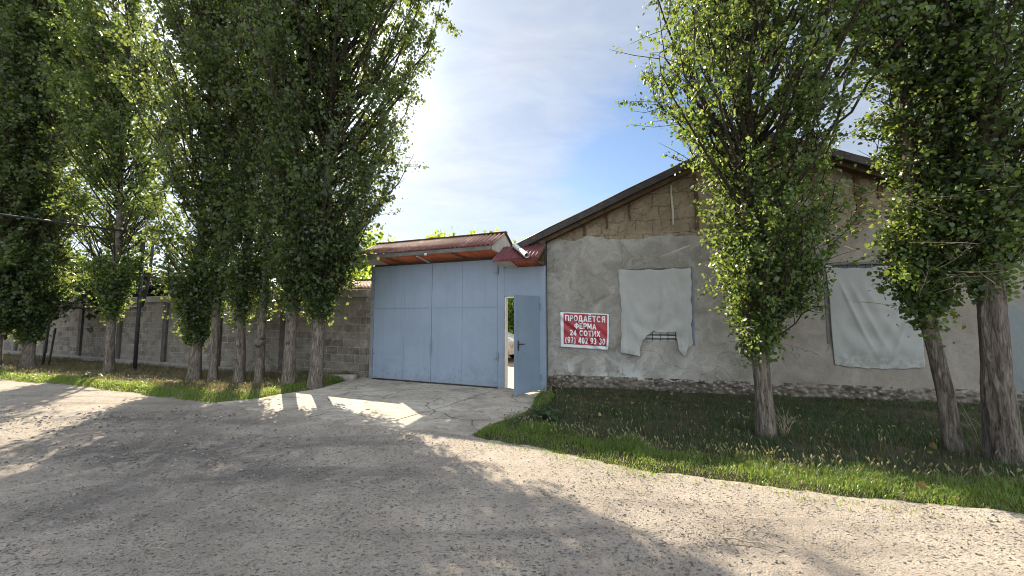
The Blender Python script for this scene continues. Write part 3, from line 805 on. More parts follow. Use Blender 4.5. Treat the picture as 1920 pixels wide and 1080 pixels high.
f1 = window(1.62, 2.99, 1.10, 2.60, 'window_blue', None, 'white_panel')
MB().box(2.992, 3.05, -.02, .02, 1.02, 2.62).build('casing', M['window_blue'], f1, bevel=.004)
MB().box(1.58, 3.05, -.014, .022, 2.602, 2.645).build('casing', M['grey_board'], f1, bevel=.004)
f2 = window(5.50, 6.80, 1.14, 2.60, 'window_red', None, 'dark_interior')
MB().box(6.83, 6.91, -.02, .02, 1.45, 2.62).build('casing', M['window_red'], f2, bevel=.004)
MB().box(5.37, 5.418, -.014, .02, 1.10, 2.62).build('casing', M['grey_board'], f2, bevel=.004)
MB().box(5.37, 6.93, -.014, .022, 2.602, 2.65).build('casing', M['grey_board'], f2, bevel=.004)

# cloths hung over the windows
def cloth(name, label, shape, fold, hole=None, nu=110, nv=120, mt='cloth_sheet'):
    U, Vv = np.meshgrid(np.linspace(0, 1, nu), np.linspace(0, 1, nv))   # v=0 top
    X, Z = shape(U, Vv); Y = fold(U, Vv, X, Z)
    P = np.stack([X, Y, Z], -1).reshape(-1, 3); i = np.arange(nu*nv).reshape(nv, nu)
    F = np.stack([i[:-1, :-1], i[1:, :-1], i[1:, 1:], i[:-1, 1:]], -1)
    if hole is not None:
        xc = (X[:-1, :-1]+X[1:, 1:])/2; zc = (Z[:-1, :-1]+Z[1:, 1:])/2
        F = F[~hole(xc, zc)]
    me = mesh_np(name, P, F.reshape(-1, 4), 4)
    if hole is not None:
        bm = bmesh.new(); bm.from_mesh(me)
        bmesh.ops.delete(bm, geom=[v for v in bm.verts if not v.link_faces], context='VERTS')
        bm.to_mesh(me); bm.free()
    o = link(name, me, M[mt], smooth=True)
    o.location = (*BLc, 0); o.rotation_euler = (0, 0, BRZ)
    md = o.modifiers.new('solid', 'SOLIDIFY'); md.thickness = .004
    tag(o, label, 'cloth', 'cloths hung over the windows')
    return o
def sh1(u, v):
    x = 1.545 + u*1.465 + .05*np.sin(v*3.1)*(1-u)*.9 + .02*v*(1-u) - .03*v*u + .008*np.sin(v*17+u*4)+.006*np.sin(v*41)
    bz = np.interp(u, [0, .03, .29, .42, .60, .78, .90, .94, 1], [.87, .84, .775, .80, .9, .98, .78, .99, 1.02])
    tz = 2.625 - .022*np.sin(np.pi*u) + .012*np.sin(u*19)
    return x, tz + (bz-tz)*v + .010*fbm(u*9, v*9, 3.)
def fo1(u, v, x, z):
    y = -.018 - .016*np.sin(np.pi*np.clip(v, 0, 1))
    y = y - .034*np.exp(-((u-.56-.05*np.sin(v*5))/.035)**2)*sstep(.1, .4, v)*sstep(1, .5, v)
    k = np.hypot((u-.5)*1.25, (v-.05)*1.0); y = y - .016*np.sin(k*26)*sstep(.3, .7, k)*sstep(.08, .3, u)*sstep(1, .8, u)
    y = y - .03*fbm(u*3.5, v*1.6, 1.) - .006*fbm(u*14, v*7, 2.) - .014*np.exp(-((u-.04)/.03)**2) - .02*sstep(.72, 1, v)*(.5+.5*np.sin(u*38))
    return np.minimum(y-.03, -.012)
def ho1(x, z):
    lim = np.interp(x, [1.93, 1.97, 2.0, 2.02, 2.07, 2.10, 2.18, 2.24, 2.27, 2.31, 2.36, 2.60, 2.68, 2.71, 2.74, 2.80], [0, .95, 1.03, 1.13, 1.15, 1.22, 1.25, 1.33, 1.30, 1.27, 1.285, 1.29, 1.28, 1.05, .85, 0])
    return z < lim + .02*fbm(x*22, z*22)
cloth('hanging_cloth', 'torn pale cloth with a ragged hem over the window beside the red banner', sh1, fo1, ho1)
def sh2(u, v):
    tz = 2.625 - .11*np.sin(np.pi*u**.7)*.9 + .01*np.sin(u*23)
    bz = .70 - .05*np.sin(np.pi*u) + .008*np.sin(u*31)
    xl = 5.40 + .06*v**.6 + .008*np.sin(v*7); xr = 6.80 + .06*v + .012*np.sin(v*5)
    return xl + (xr-xl)*u, tz + (bz-tz)*v
def fo2(u, v, x, z):
    y = -.02 - .02*np.sin(np.pi*v)
    a = np.hypot(u+.02, v*1.0); b = np.hypot(1.02-u, v)
    for (cu, wd, am) in ((.10, .03, .016), (.22, .04, .014), (.36, .06, .012)):
        c = cu + .42*v**1.3*(1+cu); y = y - am*np.exp(-((u-c)/wd)**2)*sstep(.05, .3, v)*sstep(1.0, .6, v)
    for (cu, wd, am) in ((.92, .03, .015), (.78, .05, .013)):
        c = cu - .30*sstep(.3, 1, v)*.9; y = y - am*np.exp(-((u-c)/wd)**2)*sstep(.2, .5, v)*sstep(1.0, .65, v)
    k = np.hypot((u-.55)*1.0, (v-.25)*1.0); y = y - .010*np.sin(k*24)*sstep(.35, .6, v)*sstep(.05, .2, u)*sstep(.97, .8, u)
    return np.minimum(y - .010*fbm(u*4, v*4, 6.), -.012)
cloth('hanging_cloth', 'whole pale cloth draped in sagging folds over the window behind the leaning poplar trunk', sh2, fo2, mt='cloth_sheet_shaded')

# banner
ban = empty('sale_banner', (*BP(.82, -.012), 1.31), BRZ)
tag(ban, 'red vinyl sale banner with white border and white lettering on the plastered wall', 'banner')
def ban_y(x, z):
    d1 = (x*.75+z*1.0); 
    y = -.024 + .015*np.sin((x*1.0+z*1.25)*21+1.0)*np.exp(-((d1+.03)/.30)**2) + .004*np.sin(x*9)*np.sin(z*7) - .02*np.exp(-(((x-.5)/.12)**2+((z+.36)/.12)**2))
    return y
def ban_map(x, z):
    """flat banner plan -> hung outline"""
    u = x/.525; w = z/.375
    return x + .012*w*w*np.sign(x)*0 - .03*(u > 0)*u*np.clip(-w, 0, 1)*1.0, z - .022*u - .012*(1-u*u)*np.sign(w)*0
def ban_patch(x0, x1, z0, z1, dy, name, mt, nx=70, nz=50):
    X, Z = np.meshgrid(np.linspace(x0, x1, nx), np.linspace(z1, z0, nz))
    a, b = ban_map(X, Z)
    P = np.stack([a, ban_y(X, Z)+dy, b], -1).reshape(-1, 3); i = np.arange(nx*nz).reshape(nz, nx)
    F = np.stack([i[:-1, :-1], i[1:, :-1], i[1:, 1:], i[:-1, 1:]], -1).reshape(-1, 4)
    return link(name, mesh_np(name, P, F, 4), M[mt], ban, smooth=True)
b0 = ban_patch(-.525, .525, -.385, .385, 0, 'vinyl_sheet', 'banner_white')
b0.modifiers.new('solid', 'SOLIDIFY').thickness = .002
ban_patch(-.455, .485, -.315, .36, -.0035, 'red_field', 'banner_red')
def arc(cx, cz, rx, rz, a0, a1, n=12):
    return [(cx+rx*math.cos(R(a0+(a1-a0)*k/n)), cz+rz*math.sin(R(a0+(a1-a0)*k/n))) for k in range(n+1)]
GLY = {   # advance width, strokes in a cap height of 1
 'П': (.78, [[(.1, 0), (.1, .9)], [(0, .9), (.78, .9)], [(.68, .9), (.68, 0)]]),
 'Р': (.70, [[(.1, 0), (.1, 1)], [(.1, .9), (.40, .9)] + arc(.40, .68, .22, .22, 90, -90) + [(.1, .46)]]),
 'О': (.84, [arc(.42, .5, .32, .40, 90, 450, 24)]),
 'Д': (.86, [[(.09, -.2), (.09, .1)], [(0, .1), (.86, .1)], [(.77, .1), (.77, -.2)], [(.20, .1), (.27, .55), (.28, .9)], [(.2, .9), (.72, .9)], [(.64, .9), (.64, .1)]]),
 'А': (.84, [[(.09, 0), (.42, .96)], [(.42, .96), (.75, 0)], [(.2, .30), (.64, .30)]]),
 'Е': (.70, [[(.1, 0), (.1, 1)], [(.1, .9), (.66, .9)], [(.1, .5), (.6, .5)], [(.1, .1), (.68, .1)]]),
 'Т': (.74, [[(0, .9), (.74, .9)], [(.37, .9), (.37, 0)]]),
 'С': (.80, [arc(.43, .5, .33, .40, 40, 320, 20)]),
 'Я': (.76, [[(.66, 0), (.66, 1)], [(.66, .9), (.36, .9)] + arc(.36, .70, .22, .20, 90, 270) + [(.66, .50)], [(.38, .50), (.10, 0)]]),
 'Ф': (.94, [[(.47, -.04), (.47, 1.04)], arc(.47, .52, .37, .28, 0, 360, 24)]),
 'М': (.90, [[(.1, 0), (.1, 1)], [(.14, .96), (.45, .2)], [(.45, .2), (.76, .96)], [(.8, 1), (.8, 0)]]),
 'И': (.80, [[(.1, 1), (.1, 0)], [(.14, .1), (.66, .9)], [(.7, 1), (.7, 0)]]),
 'Х': (.80, [[(.08, 0), (.72, 1)], [(.08, 1), (.72, 0)]]),
 '(': (.38, [arc(.52, .4, .40, .66, 130, 230)]), ')': (.38, [arc(-.14, .4, .40, .66, 50, -50)]),
 '2': (.66, [arc(.33, .68, .23, .22, 165, -35, 14) + [(.12, .1)], [(.06, .1), (.62, .1)]]),
 '4': (.68, [[(.50, 0), (.50, 1)], [(.48, .95), (.08, .30)], [(.02, .28), (.66, .28)]]),
 '9': (.66, [arc(.33, .66, .22, .25, 0, 360, 22), [(.55, .66), (.52, .35), (.40, .12), (.22, .10), (.12, .18)]]),
 '7': (.64, [[(.04, .9), (.6, .9)], [(.56, .86), (.34, .4), (.26, 0)]]),
 '0': (.66, [arc(.33, .5, .22, .41, 90, 450, 24)]),
 '3': (.64, [arc(.30, .71, .21, .20, 150, -90, 14), arc(.30, .29, .23, .20, 90, -155, 14)]),
 ' ': (.36, [])}
GLY['Ё'] = (.70, GLY['Е'][1] + [[(.20, 1.1), (.20, 1.22)], [(.50, 1.1), (.50, 1.22)]])
def line(txt, h, x, z, width, thick=.21):
    tot = sum(GLY[c][0]+.14 for c in txt)-.14; k = width/tot; mb = MB(); cur = x-width/2; n_ = 0
    for c in txt:
        for st in GLY[c][1]:
            pts = [Vector((cur+a*k, z+b*h)) for a, b in st]
            fine = [pts[0]]
            for p, q in zip(pts[:-1], pts[1:]):
                m = max(1, int((q-p).length/.02))
                fine += [p+(q-p)*(i+1)/m for i in range(m)]
            n_ += 1; L_, R_ = [], []
            for i, p in enumerate(fine):
                d = fine[min(i+1, len(fine)-1)]-fine[max(i-1, 0)]
                if (fine[0]-fine[-1]).length < 1e-4 and i in (0, len(fine)-1): d = fine[1]-fine[-2]
                d.normalize(); nn = Vector((-d.y*k*thick*.5, d.x*h*thick*.5))
                for lst, q in ((L_, p+nn), (R_, p-nn)):
                    m1, m2 = ban_map(np.array(q.x), np.array(q.y))
                    lst.append((float(m1), float(ban_y(np.array(q.x), np.array(q.y)))-.0062-.0004*(n_ % 4), float(m2)))
            mb.grid([L_, R_])
        cur += (GLY[c][0]+.14)*k
    mb.build('lettering', M['letter_white'], ban)
line('ПРОДАЁТСЯ', .135, .015, .195, .86)
line('ФЕРМА', .125, .02, .035, .47)
line('24 СОТИХ', .125, .01, -.120, .66)
line('(97) 402 93 30', .135, .015, -.285, .87)
tw = MB()
for sx, sz in ((-.46, .385), (.49, .385), (-.52, -.25), (.49, -.385)):
    a, b = ban_map(np.array(sx), np.array(sz)); a, b = float(a), float(b)
    MB().tube([(a, -.012, b), (a+.10*(1 if sx > 0 else -1), .006, b+.03)], .003, 5).build('tie_cord', M['dark_metal'], ban)

# ------------------------------------------------------------------ gas pipe
gp = empty('gas_pipe', (-12.2, 12.75, 0))
tag(gp, 'dark overhead gas pipe on a thin steel post running along the block wall', 'gas pipe')
def rel(p): return (p[0]+12.2, p[1]-12.75, p[2])
top_ = (-12.05, 12.42, 4.33)
MB().tube([rel((-12.22, 12.62, -.3)), rel((-12.05, 12.42, 4.34))], .052, 10).build('support_post', M['pipe_paint'], gp, smooth=True)
MB().tube([rel(top_), rel((-12.9, 9.5, 4.18)), rel((-14.2, 5.0, 4.1)), rel((-16.0, -1.5, 4.1))], .033, 10).build('overhead_pipe', M['pipe_paint'], gp, smooth=True)
MB().tube([rel((-12.07, 12.5, 4.33)), rel((-11.86, 12.55, 4.2)), rel((-11.93, 12.6, 3.0)), rel((-12.14, 12.68, 2.2)), rel((-12.3, 12.8, 1.98)), rel((-12.6, 12.95, 1.93)),
           rel((-16.6, 14.35, 1.95)), rel((-30, 19.6, 1.95))], .04, 10).build('wall_pipe', M['pipe_paint'], gp, smooth=True)
MB().tube([rel((-11.93, 12.6, 3.03)), rel((-11.6, 12.5, 3.03)), rel((-11.42, 12.48, 2.98)), rel((-10.75, 12.7, 2.3)), rel((-10.7, 13.2, 2.2))], .02, 8).build('branch_pipe', M['pipe_paint'], gp, smooth=True)
MB().tube([rel((-16.9, 14.0, -.4)), rel((-17.1, 14.3, 1.93))], .035, 8).tube([rel((-16.75, 14.05, -.4)), rel((-16.95, 14.35, 1.2))], .03, 8).build('support_post', M['pipe_paint'], gp, smooth=True)
MB().tube([rel((-16, -1.5, -.2)), rel((-16, -1.5, 4.12))], .052, 10).build('support_post', M['pipe_paint'], gp, smooth=True)
MB().box(-.07, .17, -.35, -.07, 2.98, 3.03).build('clamp', M['pipe_paint'], gp)

# ------------------------------------------------------------------ trees
def leaf_mesh(name, P, size, rg, droop=.5, simple_=False):
    n = len(P)
    ax = rg.normal(size=(n, 3)); ax[:, 2] -= droop*1.2
    ax /= np.linalg.norm(ax, axis=1, keepdims=True)
    nr = rg.normal(size=(n, 3)); nr[:, 2] += .35
    sd = np.cross(ax, nr); sd /= np.linalg.norm(sd, axis=1, keepdims=True)+1e-9
    nn = np.cross(sd, ax)
    s = (size*np.clip(rg.lognormal(0, .28, n), .45, 1.7))[:, None]
    if simple_:
        k = 4
        v = np.stack([P, P+ax*s*.42+sd*s*.46+nn*s*.10, P+ax*s*1.05, P+ax*s*.42-sd*s*.46+nn*s*.10], 1)
        F = np.arange(n*4).reshape(n, 4)
    else:
        k = 6
        v = np.stack([P, P+ax*s*.10+sd*s*.40+nn*s*.09, P+ax*s*.50+sd*s*.42+nn*s*.08, P+ax*s*1.06, P+ax*s*.50-sd*s*.42+nn*s*.08, P+ax*s*.10-sd*s*.40+nn*s*.09], 1)
        b = np.arange(n)[:, None]*6
        F = np.concatenate([b+np.array([[0, 1, 2, 3]]), b+np.array([[0, 3, 4, 5]])], 0)
    return mesh_np(name, v.reshape(-1, 3), F, 4)

def tubes_np(P, Rr, sides):
    """P (n,m,3), Rr (n,m) -> verts, faces"""
    n, m, _ = P.shape
    T = np.gradient(P, axis=1); T /= np.linalg.norm(T, axis=2, keepdims=True)+1e-9
    ref = np.array([.31, .95, .05]); A = np.cross(T, ref); A /= np.linalg.norm(A, axis=2, keepdims=True)+1e-9
    Bb = np.cross(T, A)
    th = 2*np.pi*np.arange(sides)/sides
    V = P[:, :, None]+Rr[:, :, None, None]*(A[:, :, None]*np.cos(th)[None, None, :, None]+Bb[:, :, None]*np.sin(th)[None, None, :, None])
    i = np.arange(n*m*sides).reshape(n, m, sides); j = np.roll(i, -1, 2)
    F = np.stack([i[:, :-1], j[:, :-1], j[:, 1:], i[:, 1:]], -1).reshape(-1, 4)
    return V.reshape(-1, 3), F

def trunk_np(path, rad, sides, step, rg, amp, flare):
    path = np.asarray(path, float)
    z = np.r_[np.arange(path[0, 2], 2.6, step), np.arange(2.6, path[-1, 2], .25)]
    cx = np.interp(z, path[:, 2], path[:, 0]); cy = np.interp(z, path[:, 2], path[:, 1])
    # smooth
    r = np.interp(z, path[:, 2], rad)
    r = r*(1+flare*np.exp(-np.clip(z, 0, 9)/.22)) 
    th = 2*np.pi*np.arange(sides)/sides
    Z, T = np.meshgrid(z, th, indexing='ij')
    Rr = r[:, None]*np.ones_like(T)
    o = rg.uniform(0, 50)
    k = sides/7.0
    ridg = 1-2*np.abs(vn(T/(2*np.pi)*k*2.0+.5*np.sin(Z*3+o)+.35*vn(T*3, Z*2.0, o), Z*1.3+o, o))
    wrap = np.minimum(1, np.minimum(T, 2*np.pi-T)/.25)
    Rr = Rr + amp*ridg*wrap + r[:, None]*.09*np.sin(T*2+o+Z*.7) + r[:, None]*.12*np.exp(-np.clip(Z, 0, 9)/.3)*np.sin(T*5+o)
    V = np.stack([cx[:, None]+Rr*np.cos(T), cy[:, None]+Rr*np.sin(T), Z], -1)
    n = len(z); i = np.arange(n*sides).reshape(n, sides); j = np.roll(i, -1, 1)
    F = np.stack([i[:-1], j[:-1], j[1:], i[1:]], -1).reshape(-1, 4)
    return V.reshape(-1, 3), F

def poplar(name, label, base, path, rad, prof, nb, nl, lsize, seed, group, leafmat, lean=(0, 0), zbig=99, simple_=True, sides=20, tamp=.008, rise=1.55, z_lo=None, flare=.25, az_bias=None, knots=(), spread=.075, suck=.05, cut=None, bare=0, axis=None):
    rg = np.random.default_rng(seed)
    root = empty(name, (base[0], base[1], 0)); tag(root, label, 'tree', group)
    H = prof[-1][0]; pz = np.array([p[0] for p in prof]); pr = np.maximum(.12, (np.array([p[1] for p in prof])-.20)*.88)
    path = np.asarray(path, float)
    tv, tf = trunk_np(path, rad, sides, .045, rg, tamp, flare)
    # limbs
    zs = pz[0] + (H-pz[0]-.6)*rg.uniform(0, 1, nb)**1.25
    az = rg.uniform(0, 2*np.pi, nb)
    if az_bias is not None:
        k = rg.uniform(0, 1, nb) < az_bias[1]; az[k] = az_bias[0] + rg.normal(0, .7, k.sum())
    env0 = np.interp(np.minimum(zs+1.2, H), pz, pr)
    ze = np.minimum(zs + rise*env0*rg.uniform(.7, 1.3, nb) + .25, H)
    lob = 1+.22*fbm(np.cos(az)*1.6+seed, np.sin(az)*1.6, ze*.55)
    Rn = np.interp(ze, pz, pr)*rg.uniform(.55, 1.05, nb)*lob
    m = 8; t = np.linspace(0, 1, m)[None]
    rr = Rn[:, None]*(1-(1-t)**1.55)
    zz = zs[:, None]+(ze-zs)[:, None]*t**1.15
    sx = np.interp(zz, path[:, 2], path[:, 0]) + lean[0]*np.clip(zz-pz[0], 0, 99)*t
    sy = np.interp(zz, path[:, 2], path[:, 1]) + lean[1]*np.clip(zz-pz[0], 0, 99)*t
    if axis is not None: sx = sx + np.interp(zz, [q[0] for q in axis], [q[1] for q in axis])*np.minimum(1, t*1.6)
    wob = rg.normal(0, .05, (nb, m, 3))*t[..., None]
    Pb = np.stack([sx+rr*np.cos(az)[:, None], sy+rr*np.sin(az)[:, None], zz], -1)+wob
    L = np.linalg.norm(Pb[:, -1]-Pb[:, 0], axis=1)
    Rb = (.006+.0075*L)[:, None]*(1-.85*t)
    bv, bf = tubes_np(Pb, Rb, 5)
    # twigs
    K = 9; ti = rg.uniform(.18, 1.0, (nb, K)); fi = ti*(m-1); i0 = np.minimum(fi.astype(int), m-2); fr = (fi-i0)[..., None]
    ar = np.arange(nb)[:, None]
    S = Pb[ar, i0]*(1-fr)+Pb[ar, i0+1]*fr
    Dv = (Pb[ar, i0+1]-Pb[ar, i0]); Dv /= np.linalg.norm(Dv, axis=2, keepdims=True)+1e-9
    Dv = Dv*.55+rg.normal(0, .55, (nb, K, 3)); Dv[..., 2] += .34
    Ln = rg.uniform(.25, .75, (nb, K, 1))*np.clip(L/1.6, .45, 1.15)[:, None, None]
    E_ = S+Dv/np.linalg.norm(Dv, axis=2, keepdims=True)*Ln
    Tw = np.stack([S, (S+E_)/2+rg.normal(0, .03, S.shape), E_], 2).reshape(-1, 3, 3)
    tvv, tff = tubes_np(Tw, np.tile(np.array([[.006, .0045, .002]]), (len(Tw), 1)), 3)
    Vt = np.concatenate([tv, bv+0, tvv]); Ft = np.concatenate([tf, bf+len(tv), tff+len(tv)+len(bv)])
    off = np.array([base[0], base[1], 0])
    tk = link('trunk', mesh_np('trunk', tv-off, tf, 4), M['poplar_bark'], root, smooth=True)
    link('limbs', mesh_np('limbs', np.concatenate([bv, tvv])-off, np.concatenate([bf, tff+len(bv)]), 4), M['branch_bark'], root, smooth=True)
    for (kz, ka, kr) in knots:
        bm = bmesh.new(); bmesh.ops.create_icosphere(bm, subdivisions=3, radius=kr)
        for v in bm.verts: v.co *= 1+.35*float(fbm(np.array([v.co.x*18+kz]), np.array([v.co.y*18]), v.co.z*18)[0])
        me = bpy.data.meshes.new('knot'); bm.to_mesh(me); bm.free()
        r_ = float(np.interp(kz, path[:, 2], rad)); o = link('knot', me, M['poplar_bark'], root, smooth=True)
        o.location = (float(np.interp(kz, path[:, 2], path[:, 0]))+r_*math.cos(ka)-base[0], float(np.interp(kz, path[:, 2], path[:, 1]))+r_*math.sin(ka)-base[1], kz)
    if bare:
        mb = MB()
        for k in range(bare):
            z = rg.uniform(pz[0], pz[0]+1.8); a = rg.uniform(2.2, 5.2); L_ = rg.uniform(.5, 1.1); dz = rg.uniform(-.55, .7)
            x0 = float(np.interp(z, path[:, 2], path[:, 0]))-base[0]; y0 = float(np.interp(z, path[:, 2], path[:, 1]))-base[1]
            ph = rg.uniform(0, 6, 2)
            q_ = [(x0+math.cos(a)*L_*t_+.03*math.sin(ph[0]+5*t_), y0+math.sin(a)*L_*t_+.03*math.sin(ph[1]+5*t_), z+dz*t_*t_*L_+.12*t_) for t_ in np.linspace(0, 1, 8)]
            mb.tube(q_, [.006*(1.15-t_) for t_ in np.linspace(0, 1, 8)], 5)
            for i_ in (3, 4, 5, 6):
                b_ = a+rg.uniform(-.9, .9); p_ = q_[i_]; l_ = L_*.28
                mb.tube([p_, (p_[0]+l_*.5*math.cos(b_), p_[1]+l_*.5*math.sin(b_), p_[2]+dz*l_*.4), (p_[0]+l_*math.cos(b_), p_[1]+l_*math.sin(b_), p_[2]+dz*l_)], [.003, .002, .001], 4)
        tag(mb.build('bare_twig', M['dry_twig'], root, smooth=True), kind='stuff')
    # leaves in sprays along the twigs
    wt = np.repeat(np.clip(L, .4, 4), K)*rg.uniform(.05, 1.0, nb*K)**1.6; wt /= wt.sum()
    q = rg.choice(len(Tw), nl, p=wt); tt = rg.uniform(.05, 1.05, nl)[:, None]
    P = Tw[q, 0]*(1-tt)+Tw[q, 2]*tt+rg.normal(0, spread, (nl, 3))*rg.uniform(.3, 1.3, (nl, 1))
    ns = int(nl*suck)                     # epicormic shoots hugging the trunk foot of the crown
    if ns:
        z = rg.uniform(pz[0], pz[0]+1.6, ns); a = rg.uniform(0, 6.283, ns); r0 = np.interp(z, path[:, 2], rad)+np.abs(rg.normal(0, .16, ns))*(.5+.6*(z-pz[0]))
        P = np.concatenate([P, np.stack([np.interp(z, path[:, 2], path[:, 0])+r0*np.cos(a), np.interp(z, path[:, 2], path[:, 1])+r0*np.sin(a), z+rg.normal(0, .1, ns)], -1)])
    if cut is not None: P = P[~cut(P)]          # crown trimmed back where the gas pipe passes
    sz = np.full(len(P), lsize)
    hi = P[:, 2] > zbig
    keep = ~hi | (rg.uniform(0, 1, len(P)) < .38)
    sz[hi] *= 1.65
    P, sz = P[keep], sz[keep]
    link('crown', leaf_mesh('crown', P-off, sz, rg, .5, simple_), M[leafmat], root)
    return root

def straight(b, top, H, wob=.05, seed=1):
    rg = np.random.default_rng(seed); zs = np.array([-.4, 0, .8, 1.6, 2.6, 4, 7, H])
    x = np.interp(zs, [-.4, H], [b[0], b[0]+top[0]]); y = np.interp(zs, [-.4, H], [b[1], b[1]+top[1]])
    k = np.clip(zs, 0, 3)/3
    return np.stack([x+rg.normal(0, wob, 8)*k, y+rg.normal(0, wob, 8)*k, zs], -1)
def rads(r, H): return [r*1.06, r, r*.93, r*.90, r*.84, r*.7, r*.5, .03]

GLW = 'poplars along the block wall'
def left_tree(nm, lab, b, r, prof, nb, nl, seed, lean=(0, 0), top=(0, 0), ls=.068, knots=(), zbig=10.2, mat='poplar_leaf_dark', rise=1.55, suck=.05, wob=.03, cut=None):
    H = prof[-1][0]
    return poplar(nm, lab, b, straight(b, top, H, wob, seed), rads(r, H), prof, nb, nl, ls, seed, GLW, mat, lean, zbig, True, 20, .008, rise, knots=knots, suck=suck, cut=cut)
left_tree('poplar_tree', 'large poplar nearest the gate, its crown leaning out over the driveway', (-4.45, 8.80), .132,
          [(1.65, .45), (2.4, .75), (3.2, 1.10), (4.3, 1.55), (6, 2.1), (7.6, 2.75), (9.5, 3.1), (12, 2.3), (14.2, .5)], 320, 80000, 11, (.045, 0), (.3, 0), suck=.07)
left_tree('poplar_tree', 'thick poplar trunk with two furrowed stems, second from the gate', (-5.07, 8.85), .118,
          [(1.75, .4), (2.6, .72), (4, 1.05), (6, 1.45), (9, 1.9), (12, 1.6), (14.5, .3)], 190, 30000, 12, knots=((1.05, -1.6, .06),))
left_tree('poplar_tree', 'slim poplar with a dark burl half way up its trunk', (-6.12, 9.45), .09,
          [(1.6, .38), (2.6, .6), (4, .8), (6, .95), (9, 1.15), (11, .9), (12.5, .2)], 90, 11000, 13, knots=((.98, -1.75, .10), (1.12, -1.0, .06)))
left_tree('poplar_tree', 'medium poplar with small trunk knots standing left of the burled one', (-6.68, 9.55), .12,
          [(1.45, .48), (2.4, .72), (4, 1.0), (6, 1.3), (9, 1.6), (12, 1.3), (13.6, .2)], 140, 23000, 14, knots=((.92, -1.3, .05), (.6, -1.8, .045)))
left_tree('poplar_tree', 'slender smooth poplar close beside a thicker trunk in the middle of the row', (-7.55, 9.85), .095,
          [(1.75, .42), (3, .66), (5, .9), (8, 1.2), (11, 1.0), (13, .2)], 110, 16000, 15)
left_tree('poplar_tree', 'thick poplar at the left end of the close row, foliage hanging low', (-8.24, 10.12), .145,
          [(1.0, .35), (1.7, .7), (3.2, 1.1), (5.8, 1.75), (8.7, 2.1), (11.5, 1.8), (14, .4)], 220, 42000, 16, (-.02, 0), (-.1, 0), suck=.10, cut=lambda P: (P[:, 0] < -9.15) & (P[:, 2] < 4.3))
left_tree('poplar_tree', 'lone poplar between the gas pipe post and the far left clump', (-12.45, 12.05), .108,
          [(1.6, .42), (2.8, .85), (4.3, 1.35), (5.6, 1.8), (7.2, 2.1), (9.5, 2.0), (12, 1.6), (15, .4)], 240, 46000, 17, (-.06, 0), (-.3, 0), ls=.074, zbig=12.5, mat='poplar_leaf', cut=lambda P: (P[:, 2] > 3.5) & (P[:, 2] < 4.75) & (P[:, 1] < 11.9) | (P[:, 0] > -11.9) & (P[:, 2] < 4.7) & (P[:, 2] > 2.1))
left_tree('poplar_tree', 'poplar at the right of the far left clump with low leafy shoots', (-16.3, 13.1), .15,
          [(.9, .5), (2, 1.15), (4, 1.4), (7, 1.7), (10, 1.9), (13, 1.5), (15.5, .3)], 190, 36000, 18, ls=.088, zbig=13, suck=.12)
left_tree('poplar_tree', 'poplar in the middle of the far left clump, trunk darkest', (-16.55, 12.45), .155,
          [(1.2, .5), (2.2, 1.1), (4, 1.5), (7, 1.9), (10, 2.1), (13, 1.6), (15.5, .3)], 190, 36000, 19, ls=.088, zbig=13, suck=.10)
left_tree('poplar_tree', 'poplar cut by the left edge of the picture behind the others of its clump', (-17.6, 13.2), .15,
          [(1.0, .6), (2.2, 1.2), (4, 1.6), (7, 2.0), (10, 2.1), (13, 1.6), (15.5, .3)], 180, 32000, 20, ls=.095, zbig=13, suck=.10)

GRT = 'poplars in front of the adobe building'
poplar('poplar_tree', 'poplar with a clear slightly curved trunk standing between the two cloth covered windows', (3.28, 5.12),
       [(3.32, 5.12, -.4), (3.31, 5.12, 0), (3.30, 5.12, .35), (3.28, 5.12, .8), (3.26, 5.12, 1.3), (3.20, 5.14, 2.3), (3.22, 5.16, 3.4), (3.3, 5.2, 6), (3.35, 5.2, 9.5)],
       [.112, .104, .096, .09, .088, .082, .068, .05, .02],
       [(1.15, .36), (1.6, .66), (2.1, .86), (2.7, 1.0), (3.2, .98), (3.6, .90), (4.2, 1.4), (5, 1.95), (6.2, 2.2), (8, 1.4), (9.6, .3)], 300, 72000, .041, 31, GRT, 'poplar_leaf', (0.02, 0), 7.2, False, 30, .011, 1.35, flare=.15, spread=.055, suck=.07, bare=5, axis=[(1.2, 0), (1.7, .10), (2.5, .26), (3.2, .34), (3.7, .22), (4.4, .0), (6, .0)])
poplar('poplar_tree', 'rough leaning poplar trunk between the second window and the thickest trunk', (5.12, 4.66),
       [(5.20, 4.62, -.4), (5.16, 4.62, 0), (5.15, 4.63, .35), (5.13, 4.65, .8), (5.05, 4.68, 1.5), (4.98, 4.70, 2.55), (5.05, 4.75, 4.2), (5.1, 4.8, 7), (5.1, 4.8, 9.5)],
       [.09, .083, .075, .067, .061, .057, .05, .04, .02],
       [(1.5, .28), (2.1, .46), (2.8, .58), (3.6, .66), (4.6, .85), (6.2, 1.15), (8, 1.1), (9.6, .3)], 230, 42000, .042, 32, GRT, 'poplar_leaf', (0, 0), 6.8, False, 30, .011, 1.35, flare=.15, spread=.055, bare=9, axis=[(1.5, 0), (2.4, .10), (3.2, .30), (4.5, .34), (6.5, .15)])
